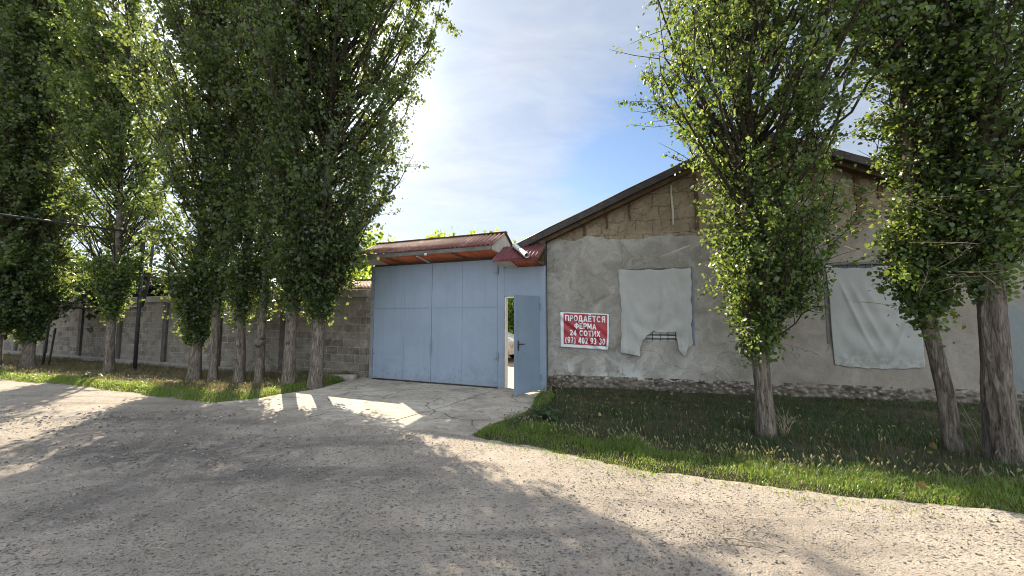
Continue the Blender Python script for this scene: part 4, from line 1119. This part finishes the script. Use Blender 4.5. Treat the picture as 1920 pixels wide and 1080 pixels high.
poplar('poplar_tree', 'thickest poplar with deeply furrowed bark at the right edge of the picture', (5.32, 4.28),
       [(5.36, 4.25, -.4), (5.34, 4.26, 0), (5.31, 4.27, .35), (5.31, 4.28, .9), (5.34, 4.29, 1.6), (5.40, 4.3, 2.3), (5.52, 4.3, 3.8), (5.65, 4.3, 7), (5.7, 4.3, 10.5)],
       [.128, .118, .108, .100, .095, .091, .078, .055, .03],
       [(1.9, .36), (2.6, .62), (3.4, .85), (4.4, 1.05), (6, 1.5), (8.5, 1.4), (10.6, .3)], 240, 46000, .042, 33, GRT, 'poplar_leaf', (0, 0), 6.5, False, 48, .016, 1.3, flare=.35, spread=.055, bare=9, axis=[(1.5, 0), (2.4, .10), (3.2, .30), (4.5, .34), (6.5, .15)])

# bare shoots and stems
def shoots(name, label, base, n, h, spread, seed, cat, mt='dry_twig', r=.004, group=None, down=False):
    rg = random.Random(seed); m = MB()
    for k in range(n):
        a = rg.uniform(0, 6.28); d = spread*rg.uniform(.3, 1); hh = h*rg.uniform(.5, 1.1)
        x0, y0 = rg.uniform(-.05, .05), rg.uniform(-.05, .05)
        pts = [(x0+d*math.cos(a)*t**1.4+rg.uniform(-.012, .012), y0+d*math.sin(a)*t**1.4+rg.uniform(-.012, .012), (hh*t if not down else -hh*t**1.3)-(.05 if not down and t == 0 else 0)) for t in (0, .2, .4, .6, .8, 1)]
        m.tube(pts, [r*(1.2-t) for t in (0, .2, .4, .6, .8, 1.0)], 5)
        for q in range(3):
            i = rg.randint(2, 4); p = pts[i]; b = rg.uniform(0, 6.28); l = h*.16
            m.tube([p, (p[0]+l*math.cos(b), p[1]+l*math.sin(b), p[2]+(l*.8 if not down else -l*.6))], [r*.5, r*.15], 4)
    o = m.build(name, M[mt], None, smooth=True); o.location = base
    tag(o, label, cat, group); return o
shoots('dry_stem_clump', 'dry upright stems growing between the leaning and the thickest poplar trunks', (5.30, 4.42, .05), 9, .75, .22, 5, 'dry stems')
shoots('dry_stem_clump', 'thin dry grass stems at the foot of the poplar between the windows', (3.53, 5.1, .05), 12, .42, .18, 6, 'dry stems')
shoots('dry_stem_clump', 'dry pale stems against the footing at the right edge of the picture', (6.25, 4.55, .05), 9, .8, .25, 8, 'dry stems')

# trees in the yard and beyond the wall
def bushy(name, label, c, rx, rz_, zc, n, ls, seed, mat, group, trunk_h):
    rg = np.random.default_rng(seed); root = empty(name, (c[0], c[1], 0)); tag(root, label, 'tree', group)
    nb = 60; u = rg.normal(size=(nb, 3)); u /= np.linalg.norm(u, axis=1, keepdims=True); u[:, 2] = np.abs(u[:, 2])*1.0-.35
    E_ = u*np.array([rx, rx, rz_])*rg.uniform(.75, 1.12, (nb, 1))+np.array([0, 0, zc])
    S = np.tile(np.array([[0, 0, trunk_h]]), (nb, 1)); t = np.linspace(0, 1, 6)[None, :, None]
    Pb = S[:, None]*(1-t)+E_[:, None]*t+rg.normal(0, .06, (nb, 6, 3))*t
    bv, bf = tubes_np(Pb, np.linspace(.035, .006, 6)[None]*np.ones((nb, 1)), 4)
    path = np.array([(0, 0, -.3), (.03, 0, trunk_h*.5), (0, 0, trunk_h+.4)]); tv, tf = trunk_np(path, [.13, .11, .05], 12, .2, rg, .006, .2)
    link('trunk', mesh_np('trunk', tv, tf, 4), M['branch_bark'], root, smooth=True)
    link('limbs', mesh_np('limbs', bv, bf, 4), M['branch_bark'], root, smooth=True)
    K = 8; ti = rg.uniform(.4, 1, (nb, K)); S2 = S[:, None]*(1-ti[..., None])+E_[:, None]*ti[..., None]
    E2 = S2+rg.normal(0, .35, (nb, K, 3))*min(1, rx)
    S2 = S2.reshape(-1, 3); E2 = E2.reshape(-1, 3); q = rg.integers(0, len(S2), n); tt = rg.uniform(0, 1.1, (n, 1))
    P = S2[q]*(1-tt)+E2[q]*tt+rg.normal(0, .07, (n, 3))
    link('crown', leaf_mesh('crown', P, np.full(n, ls), rg, .4, True), M[mat], root)
    return root
YG = 'yard trees behind the gate'
bushy('fruit_tree', 'bright green tree showing between the last poplar and the gate canopy', (-6.2, 14.2), 1.5, 1.5, 2.6, 7000, .13, 41, 'fruit_leaf', YG, .9)
bushy('fruit_tree', 'leafy tree whose top shows above the left end of the gate canopy', (-7.2, 20.5), 2.3, 2.0, 4.75, 6000, .20, 42, 'fruit_leaf', YG, 1.6)
bushy('fruit_tree', 'leafy tree whose top shows above the middle of the gate canopy', (-4.1, 21.5), 2.2, 1.9, 5.1, 5500, .20, 43, 'fruit_leaf', YG, 1.8)
bushy('fruit_tree', 'leafy tree whose top shows above the right part of the gate canopy', (-1.6, 22.5), 1.9, 1.7, 5.45, 5000, .20, 44, 'fruit_leaf', YG, 2.2)
bushy('fruit_tree', 'green tree in the yard seen through the open wicket door', (.15, 18.5), 1.5, 1.7, 1.9, 9000, .11, 45, 'fruit_leaf', YG, .6)
WG = 'trees beyond the block wall'
bushy('garden_tree', 'low bright bush above the wall beside the gas pipe post', (-11.4, 16.5), 1.5, 1.0, 2.3, 5000, .14, 46, 'fruit_leaf', WG, .9)
bushy('garden_tree', 'low bright bush above the wall at the left of the close poplar row', (-8.6, 15.5), 1.3, .9, 2.1, 5000, .14, 47, 'fruit_leaf', WG, .9)
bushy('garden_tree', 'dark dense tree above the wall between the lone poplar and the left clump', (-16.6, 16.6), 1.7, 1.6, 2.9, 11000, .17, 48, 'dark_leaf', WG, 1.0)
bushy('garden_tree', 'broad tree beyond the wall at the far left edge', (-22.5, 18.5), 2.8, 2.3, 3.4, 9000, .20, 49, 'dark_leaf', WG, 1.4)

# rusty shed roof behind the wall
shed = empty('rusty_shed', (*GP(-1.15, 1.6), 0), GRZ)
tag(shed, 'low shed with a rusty sheet roof behind the wall left of the gate', 'shed')
corr_sheet(-1.6, 1.0, (-.75, 2.37), (.65, 2.85), .15, .018).build('roof', M['old_rust_sheet'], shed, smooth=True, solid=.005)
MB().bar((-1.62, .66, 2.87), (1.02, .66, 2.87), .12, .06).build('ridge_board', M['grey_concrete'], shed)
MB().box(-1.5, .9, -.6, -.5, -.2, 2.33).box(-1.5, .9, .55, .65, -.2, 2.7).box(-1.5, -1.4, -.5, .55, -.2, 2.33).box(.8, .9, -.5, .55, -.2, 2.33).build('wall_panel', M['grey_concrete'], shed)

# car in the yard
car = empty('parked_car', (-1.35, 15.3, 0), R(-36))
tag(car, 'white car parked in the sunlit yard, glimpsed through the open wicket', 'car')
prof = [(-2.02, .42), (-2.05, .70), (-1.98, .92), (-1.75, .98), (-1.42, 1.36), (-1.05, 1.44), (.15, 1.43), (.45, 1.34), (1.05, .98), (1.75, .86), (2.0, .74), (2.06, .52), (2.0, .28), (1.75, .24), (-1.75, .24), (-1.95, .28)]
bm = bmesh.new()
def ring_at(y, k):
    return [bm.verts.new((x, y*(1.0 if z < .95 else 1.0-.22*(z-.95)/.48), z)) for x, z in prof]
ys_ = (-.80, -.72, .72, .80); rings = []
for y in ys_:
    sc = .97 if abs(y) > .75 else 1
    rings.append([bm.verts.new((x*sc, y*(1.0 if z < .95 else 1.0-.22*(z-.95)/.48), .62+(z-.62)*sc)) for x, z in prof])
for a, b in zip(rings[:-1], rings[1:]):
    for i in range(len(prof)):
        bm.faces.new((a[i], a[(i+1) % len(prof)], b[(i+1) % len(prof)], b[i]))
bm.faces.new(rings[0]); bm.faces.new(rings[-1][::-1])
bmesh.ops.recalc_face_normals(bm, faces=bm.faces[:])
me = bpy.data.meshes.new('body'); bm.to_mesh(me); bm.free()
body = link('body', me, M['car_white'], car); md = body.modifiers.new('bevel', 'BEVEL'); md.width = .035; md.segments = 3; md.limit_method = 'ANGLE'
def cg(x, z, off=.012): return (.80*(1.0-.22*(z-.95)/.48 if z > .95 else 1.0)+off)
for sg in (-1, 1):
    for pts in ([(-1.35, 1.0), (-.35, 1.0), (-.35, 1.36), (-1.1, 1.36)], [(-.27, 1.0), (.82, 1.0), (.36, 1.30), (.1, 1.36), (-.27, 1.36)]):
        MB().poly([(x, sg*cg(x, z), z) for x, z in pts]).build('side_window', M['glass_dark'], car, solid=.006)
    MB().tube([(2.02, sg*.55, .62), (2.075, sg*.55, .62)], [.10, .085], 14).build('headlight', M['lamp_clear'], car, smooth=True)
    for x in (-1.28, 1.28):
        w = MB().tube([(x, sg*.62, .30), (x, sg*.66, .30), (x, sg*.79, .30), (x, sg*.825, .30)], [.27, .30, .30, .27], 24).build('wheel', M['tyre_rubber'], car)
        MB().tube([(x, sg*.80, .30), (x, sg*.832, .30)], [.19, .17], 20).build('rim', M['rim_metal'], w)
MB().poly([(.52, -.60, 1.335), (.52, .60, 1.335), (1.03, .68, 1.02), (1.03, -.68, 1.02)]).build('windscreen', M['glass_dark'], car, solid=.01)
MB().box(2.03, 2.10, -.70, .70, .30, .50).build('bumper', M['car_white'], car, bevel=.02)

# ------------------------------------------------------------------ grass, seed heads, weeds, pebbles
def sample(V, F, n, wfun, rg):
    a, b, c, d = (V[F[:, i]] for i in range(4))
    ar = np.linalg.norm(np.cross(c-a, d-b), axis=1)*.5
    w = ar*wfun((a+b+c+d)/4, F); w = w/w.sum()
    f = rg.choice(len(F), n, p=w); u = rg.uniform(0, 1, (n, 1)); v = rg.uniform(0, 1, (n, 1))
    return (a[f]*(1-u)+b[f]*u)*(1-v)+(d[f]*(1-u)+c[f]*u)*v, f
def blades(name, label, P, h, w, rg, mat, lean=.5, cat='grass'):
    n = len(P); a = rg.uniform(0, 2*np.pi, n); dirv = np.stack([np.cos(a), np.sin(a), 0*a], -1); sd = np.stack([-np.sin(a), np.cos(a), 0*a], -1)
    sd = sd*np.cos(.8)+0*sd
    l = np.abs(rg.normal(lean, .3, n))[:, None]; h = h[:, None]; w = w[:, None]; up = np.array([[0, 0, 1.]])
    p0 = P-up*.01; p1 = P+up*h*.55+dirv*h*l*.25; p2 = P+up*h*(1-.25*l)+dirv*h*l*.75
    v = np.stack([p0-sd*w*.5, p0+sd*w*.5, p1+sd*w*.42, p1-sd*w*.42, p2+sd*w*.08, p2-sd*w*.08], 1).reshape(-1, 3)
    b = np.arange(n)[:, None]*6
    F = np.concatenate([b+np.array([[0, 1, 2, 3]]), b+np.array([[3, 2, 4, 5]])])
    o = link(name, mesh_np(name, v, F, 4), M[mat]); tag(o, label, cat, kind='stuff'); return o
rg = np.random.default_rng(5)
def DF(D): 
    def g(F): return D[F].mean(1)
    return g
fd = DF(RD); wob = lambda c: 1+.5*fbm(c[:, 0]*1.5, c[:, 1]*1.5)
near = lambda c: (c[:, 0] < 9) & (c[:, 0] > -2)
# sunlit verge strip along the road
P, f = sample(RV, RF, 52000, lambda c, F: near(c)*np.where(fd(F) < .05, .45, 1)*(fd(F) < .75+.25*fbm(c[:, 0]*2, c[:, 1]*2))*(.35+sstep(-.25, .35, fbm(c[:, 0]*4, c[:, 1]*4))), rg)
e = seg_dist(P[:, 0], P[:, 1], ER)
blades('verge_grass', 'short bright grass strip along the right road edge', P, rg.uniform(.018, .07, len(P))*(.5+.9*sstep(0, .5, e))*(1+.8*fbm(P[:, 0]*3.3, P[:, 1]*3.3, 4.)), rg.uniform(.005, .011, len(P)), rg, 'verge_blade', .9)
tf_ = rg.integers(0, 260, 3600); of = np.abs(rg.normal(0, .10, 3600))
Pt = np.stack([A_R[tf_, 0]+rg.normal(0, .03, 3600)-.35*of, A_R[tf_, 1]-of, np.full(3600, .0)], -1)
Pt = Pt[(fbm(Pt[:, 0]*2.2, Pt[:, 1]*2.2, 8.) > .05) & (Pt[:, 0] > -.3)]
blades('verge_grass', 'stray grass tufts creeping from the verge into the road gravel', Pt, rg.uniform(.015, .05, len(Pt)), rg.uniform(.004, .008, len(Pt)), rg, 'verge_blade', 1.0)
# lawn behind it
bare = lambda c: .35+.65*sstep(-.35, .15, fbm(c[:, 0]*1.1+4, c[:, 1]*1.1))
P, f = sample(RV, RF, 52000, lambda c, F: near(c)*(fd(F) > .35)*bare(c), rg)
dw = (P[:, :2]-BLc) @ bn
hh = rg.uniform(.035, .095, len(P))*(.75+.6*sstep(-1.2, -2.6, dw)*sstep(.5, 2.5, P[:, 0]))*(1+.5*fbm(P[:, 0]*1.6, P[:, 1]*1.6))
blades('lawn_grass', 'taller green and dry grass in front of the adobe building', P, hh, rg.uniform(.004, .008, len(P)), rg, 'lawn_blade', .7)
# left bank
fl = DF(LD); nl_ = lambda c: (c[:, 0] > -24)
P, f = sample(LV, LF, 26000, lambda c, F: nl_(c)*(fl(F) < .62+.3*fbm(c[:, 0]*1.3, c[:, 1]*1.3))*(.4+sstep(-.3, .3, fbm(c[:, 0]*2.5, c[:, 1]*2.5))), rg)
blades('verge_grass', 'bright grass and weeds along the left road edge', P, rg.uniform(.04, .12, len(P)), rg.uniform(.007, .014, len(P)), rg, 'verge_blade', .8)
P, f = sample(LV, LF, 30000, lambda c, F: nl_(c)*(fl(F) > .6)*(.12+sstep(-.25, .3, fbm(c[:, 0]*.9+2, c[:, 1]*.9))+.9*sstep(-9.5, -7, c[:, 0])), rg)
blades('bank_grass', 'sparse half dry grass on the bank between the poplars and the block wall', P, rg.uniform(.06, .18, len(P)), rg.uniform(.006, .012, len(P)), rg, 'bank_blade', .8)
def seeds(name, label, P, h, rg, k=1.0):
    n = len(P); a = rg.uniform(0, 2*np.pi, n); l = rg.uniform(.05, .5, n); d = np.stack([np.cos(a)*l, np.sin(a)*l, np.ones(n)], -1); d /= np.linalg.norm(d, axis=1, keepdims=True)
    d2 = d+np.stack([np.cos(a), np.sin(a), 0*a], -1)*.4; d2 /= np.linalg.norm(d2, axis=1, keepdims=True)
    T = P+d*h[:, None]; L = (rg.uniform(.028, .055, n)*k)[:, None]
    Pth = np.stack([P, T, T+d2*L*.1, T+d2*L*.4, T+d2*L*.8, T+d2*L], 1)
    Rr = np.array([[.0012, .0012, .005, .0072, .005, .0008]])*k*rg.uniform(.7, 1.2, (n, 1))
    V, F = tubes_np(Pth, Rr, 5); o = link(name, mesh_np(name, V, F, 4), M['seed_head'], smooth=True); tag(o, label, 'grass', kind='stuff')
P1, f = sample(RV, RF, 750, lambda c, F: near(c)*np.exp(-((fd(F)-.62)/.13)**2), rg)
P2, f = sample(RV, RF, 380, lambda c, F: near(c)*(fd(F) > .6)*(fd(F) < 2.6)*(c[:, 0] > .8)*bare(c), rg)
P = np.concatenate([P1, P2])
seeds('grass_seed_heads', 'pale foxtail seed heads standing above the right verge', P, rg.uniform(.06, .15, len(P)), rg)
P, f = sample(LV, LF, 500, lambda c, F: nl_(c)*(fl(F) > .3)*(fl(F) < 1.6), rg)
seeds('grass_seed_heads', 'pale seed heads above the left road edge', P, rg.uniform(.08, .18, len(P)), rg, 1.2)

rgl = np.random.default_rng(77)
P, f = sample(RV, RF, 420, lambda c, F: near(c)*(fd(F) > .0), rgl)
P3, f = sample(LV, LF, 500, lambda c, F: nl_(c)*1.0, rgl)
m_leaf('fallen_leaf', ((.10,.085,.03), (.17,.13,.05), (.24,.19,.085)), ((.2,.15,.05), (.3,.22,.08)), .2)
tag(link('fallen_leaves', leaf_mesh('fallen_leaves', np.concatenate([P[:260], P3])+np.array([0, 0, .02]), .045, rgl, .0), M['fallen_leaf']), 'dry fallen leaves strewn over the grass and the road', 'leaves', kind='stuff')
def weed(name, label, base, n, size, seed, group=None):
    rg = random.Random(seed); root = empty(name, base); tag(root, label, 'weed', group)
    st = MB(); lf = MB()
    for k in range(n):
        a = rg.uniform(0, 6.28); d = rg.uniform(.03, .34)*size/.12; h = rg.uniform(.06, .20)*size/.12; s = size*rg.uniform(.6, 1.15)
        tip = Vector((d*math.cos(a), d*math.sin(a), h)); st.tube([(0, 0, -.02), tuple(tip*.55+Vector((0, 0, h*.25))), tuple(tip)], .004, 5)
        out = Vector((math.cos(a), math.sin(a), rg.uniform(-.5, .15))).normalized(); sd = out.cross(Vector((0, 0, 1))).normalized(); nn = sd.cross(out)
        row = []
        for (u, w) in ((-.18, .30), (.05, .50), (.35, .52), (.65, .38), (.9, .16), (1.0, .02)):
            c = tip+out*(u*s)-Vector((0, 0, .12*s*u*u))
            row.append([tuple(c-sd*w*s+nn*.10*s*w*rg.uniform(.6, 1.4)), tuple(c-sd*w*s*.5+nn*.02*s), tuple(c), tuple(c+sd*w*s*.5+nn*.02*s), tuple(c+sd*w*s+nn*.10*s*w*rg.uniform(.6, 1.4))])
        lf.grid(row)
    st.build('stem', M['lawn_blade'], root, smooth=True); lf.build('leaves', M['burdock_leaf'], root, smooth=True)
weed('burdock_plant', 'clump of big dull green burdock leaves at the driveway edge', (.46, 6.05, .05), 26, .095, 3, 'burdock plants')
weed('burdock_plant', 'smaller burdock clump right beside the road end of the driveway', (.18, 5.80, .04), 12, .075, 4, 'burdock plants')
weed('leafy_weed', 'low leafy weed on the left road edge in front of the lone poplar', (-10.6, 9.75, .06), 22, .10, 9)

def ring_pebbles(name, label, n, xr, yr, smin, smax, seed, mat, dens=None):
    rg = np.random.default_rng(seed)
    P = np.stack([rg.uniform(*xr, n*3), rg.uniform(*yr, n*3)], -1)
    # denser towards the camera, only on the road
    k = ~beyond(P[:, 0], P[:, 1]-0.02)
    if dens is not None: k &= rg.uniform(0, 1, len(P)) < dens(P[:, 0], P[:, 1])
    P = P[k][:n]; n = len(P)
    bm = bmesh.new(); bmesh.ops.create_icosphere(bm, subdivisions=1, radius=1); v0 = np.array([v.co[:] for v in bm.verts]); f0 = np.array([[v.index for v in f.verts] for f in bm.faces]); bm.free()
    s = rg.uniform(0, 1, n)**2.2*(smax-smin)+smin
    sc = rg.uniform(.6, 1.3, (n, 1, 3))*np.array([1, 1, .62]); a = rg.uniform(0, 6.283, n)
    v = v0[None]*sc*(1+.28*rg.normal(size=(n, len(v0), 1)))*s[:, None, None]
    c, si = np.cos(a)[:, None], np.sin(a)[:, None]
    v = np.stack([v[..., 0]*c-v[..., 1]*si, v[..., 0]*si+v[..., 1]*c, v[..., 2]], -1)
    zg = .022*fbm(P[:, 0]*.55, P[:, 1]*.55, 1.0, 3)+.011*fbm(P[:, 0]*5.5, P[:, 1]*5.5, 2.0, 3)
    d = seg_dist(P[:, 0], P[:, 1], ROADEDGE); zg = zg*sstep(-.02, .4, d)
    v = v+np.concatenate([P, (zg+s*.15)[:, None]], -1)[:, None]
    F = (f0[None]+(np.arange(n)*len(v0))[:, None, None]).reshape(-1, 3)
    o = link(name, mesh_np(name, v.reshape(-1, 3), F, 3), M[mat]); tag(o, label, 'pebbles', kind='stuff')
def m_peb():
    t = NT('pebble'); rnd = t.n('NewGeometry').outputs['Random Per Island']
    c = t.ramp(rnd, [(0, (.10,.09,.08)), (.5, (.19,.172,.15)), (.93, (.27,.245,.21)), (1, (.40,.375,.33))])
    M['pebble'] = t.pbr(c, .9, t.bump(t.noise(t.co(), 60, 3), .5, .004), .2)
m_peb()
ring_pebbles('pebbles', 'loose gravel scattered over the near road', 16000, (-5, 4.5), (1.3, 5.6), .003, .010, 21, 'pebble', lambda x, y: np.clip(.45+.9*fbm(x*1.3, y*1.3, 9.), .08, 1)*np.clip((6.5-y)/4.5, .2, 1))
ring_pebbles('pebbles', 'coarser broken stones in the worn patches of the road', 2200, (-9, -1), (2.6, 7.2), .006, .020, 22, 'pebble', lambda x, y: np.clip(np.exp(-(((x+4.1)/1.8)**2+((y-4.9)/.6)**2))+np.exp(-(((x+6.6)/2.0)**2+((y-6.2)/.5)**2))+.06, 0, 1))

def twig(name, label, pts, r, side=()):
    m = MB().tube(pts, [r*(1-.55*i/(len(pts)-1)) for i in range(len(pts))], 6)
    for a, b in side: m.tube([a, b], [r*.5, r*.2], 5)
    tag(m.build(name, M['dry_twig'], None, smooth=True), label, 'twig')
twig('fallen_twig', 'long thin fallen twig on the road across the tree shadow edge', [(1.50, 2.88, .022), (1.58, 2.87, .03), (1.66, 2.83, .026), (1.74, 2.82, .03), (1.88, 2.76, .022)], .006, (((1.58, 2.87, .03), (1.55, 2.93, .03)), ((1.74, 2.82, .03), (1.80, 2.75, .026))))
twig('fallen_twig', 'short pale stick on the road at the lower left', [(-2.50, 2.77, .015), (-2.43, 2.775, .02), (-2.34, 2.75, .015)], .004)
# ------------------------------------------------------------------ camera
cam = bpy.data.cameras.new('camera'); co_ = bpy.data.objects.new('camera', cam); C.objects.link(co_)
co_.location = (0, 0, 1.6); co_.rotation_euler = (R(94.36), 0, 0)
cam.sensor_width = 36; cam.lens = 721/1920*36; cam.clip_start = .05; cam.clip_end = 2000
bpy.context.scene.camera = co_

# ------------------------------------------------------------------ sun and sky
SUN_EL, SUN_AZ = R(34.0), R(-30.8)          # azimuth from +y, positive towards +x
sdir = Vector((math.sin(SUN_AZ)*math.cos(SUN_EL), math.cos(SUN_AZ)*math.cos(SUN_EL), math.sin(SUN_EL)))
sl = bpy.data.lights.new('sun', 'SUN'); sl.energy = 4.0; sl.angle = R(.55); sl.color = (1.0, .86, .65)
so = bpy.data.objects.new('sun', sl); C.objects.link(so); so.rotation_euler = sdir.to_track_quat('Z', 'Y').to_euler(); so.location = (0, 0, 30)

w = bpy.data.worlds.new('World'); bpy.context.scene.world = w; w.use_nodes = True
class WT(NT):
    def __init__(s, w):
        s.t = w.node_tree; s.t.nodes.clear(); s.out = s.t.nodes.new('ShaderNodeOutputWorld')
t = WT(w)
sky = t.n('TexSky', _sky_type='NISHITA'); sky.sun_disc = False; sky.sun_elevation = SUN_EL; sky.sun_rotation = SUN_AZ
sky.air_density = 1.0; sky.dust_density = .6; sky.ozone_density = 1.6; sky.altitude = 500
dv = t.n('TexCoord').outputs['Generated']
sep = t.n('SeparateXYZ', Vector=dv)
zc = t.math('ADD', t.math('MAXIMUM', sep.outputs[2], 0.0), .16)
pv = t.n('CombineXYZ', X=t.math('DIVIDE', sep.outputs[0], zc), Y=t.math('DIVIDE', sep.outputs[1], zc), Z=0.0).outputs[0]
pm = t.n('Mapping', Vector=pv, Rotation=(0, 0, R(35)), Scale=(.75, 1.5, 1)).outputs[0]
n1 = t.noise(pm, .9, 8, .6, .7)
n2 = t.noise(pm, 3.1, 7, .62, .4)
dens = t.math('ADD', t.math('MULTIPLY', n1, .75), t.math('MULTIPLY', n2, .25))
def lobe(d, pw):
    d = Vector(d).normalized()
    dt = t.n('VectorMath', _operation='DOT_PRODUCT', i0=dv, i1=tuple(d)).outputs['Value']
    return t.math('POWER', t.math('MAXIMUM', dt, 0.0), pw)
def pdir(u, v):
    th = R(4.36); x = (u-960)/721; y = (540-v)/721
    return (x, math.cos(th)-y*math.sin(th), math.sin(th)+y*math.cos(th))
gap = t.math('ADD', t.math('MULTIPLY', lobe(pdir(1240, 290), 60), .30), t.math('MULTIPLY', lobe(pdir(1120, 340), 160), .14))
gap = t.math('ADD', gap, t.math('MULTIPLY', lobe(pdir(845, 90), 420), .16))
thick = t.math('MULTIPLY', lobe(pdir(820, 260), 14), .16)
dens = t.math('SUBTRACT', t.math('ADD', t.math('ADD', dens, thick), .05), gap)
cf = t.ramp(dens, [(.34, 0.0), (.50, .44), (.72, .76)])
glow = lobe(sdir, 5)
glow2 = lobe(sdir, 60)
back = lobe(-sdir + Vector((0, 0, 1.0)), 1.3)  # added brightness in the unseen sky behind the camera, fills the shade
lum = t.math('ADD', t.math('ADD', 4.0, t.math('MULTIPLY', glow, 1.3)), t.math('ADD', t.math('ADD', t.math('MULTIPLY', glow2, 22.0), t.math('MULTIPLY', lobe(sdir, 1500), 400.0)), t.math('MULTIPLY', back, 19.5)))
lum = t.math('MULTIPLY', lum, t.math('ADD', .66, t.math('MULTIPLY', n2, .68)))
cc = t.n('VectorMath', _operation='SCALE', i0=(.93, .965, 1.0), Scale=lum).outputs[0]
col = t.mix(cf, sky.outputs[0], cc)
bg = t.n('Background', Color=col, Strength=.05)
t.t.links.new(bg.outputs[0], t.out.inputs[0])

sc = bpy.context.scene
sc.view_settings.view_transform = 'Standard'; sc.view_settings.look = 'None'; sc.view_settings.exposure = 1.9; sc.view_settings.gamma = 1
sc.render.engine = 'CYCLES'
sc.cycles.max_bounces = 6; sc.cycles.diffuse_bounces = 4; sc.cycles.glossy_bounces = 2; sc.cycles.transmission_bounces = 4; sc.cycles.transparent_max_bounces = 4
sc.cycles.caustics_reflective = False; sc.cycles.caustics_refractive = False
sc.cycles.use_denoising = True
sc.cycles.pixel_filter_type = 'BLACKMAN_HARRIS'; sc.cycles.filter_width = 1.0
try:
    sc.cycles.denoiser = 'OPENIMAGEDENOISE'; sc.cycles.denoising_input_passes = 'RGB_ALBEDO_NORMAL'
except Exception as e: print(e)
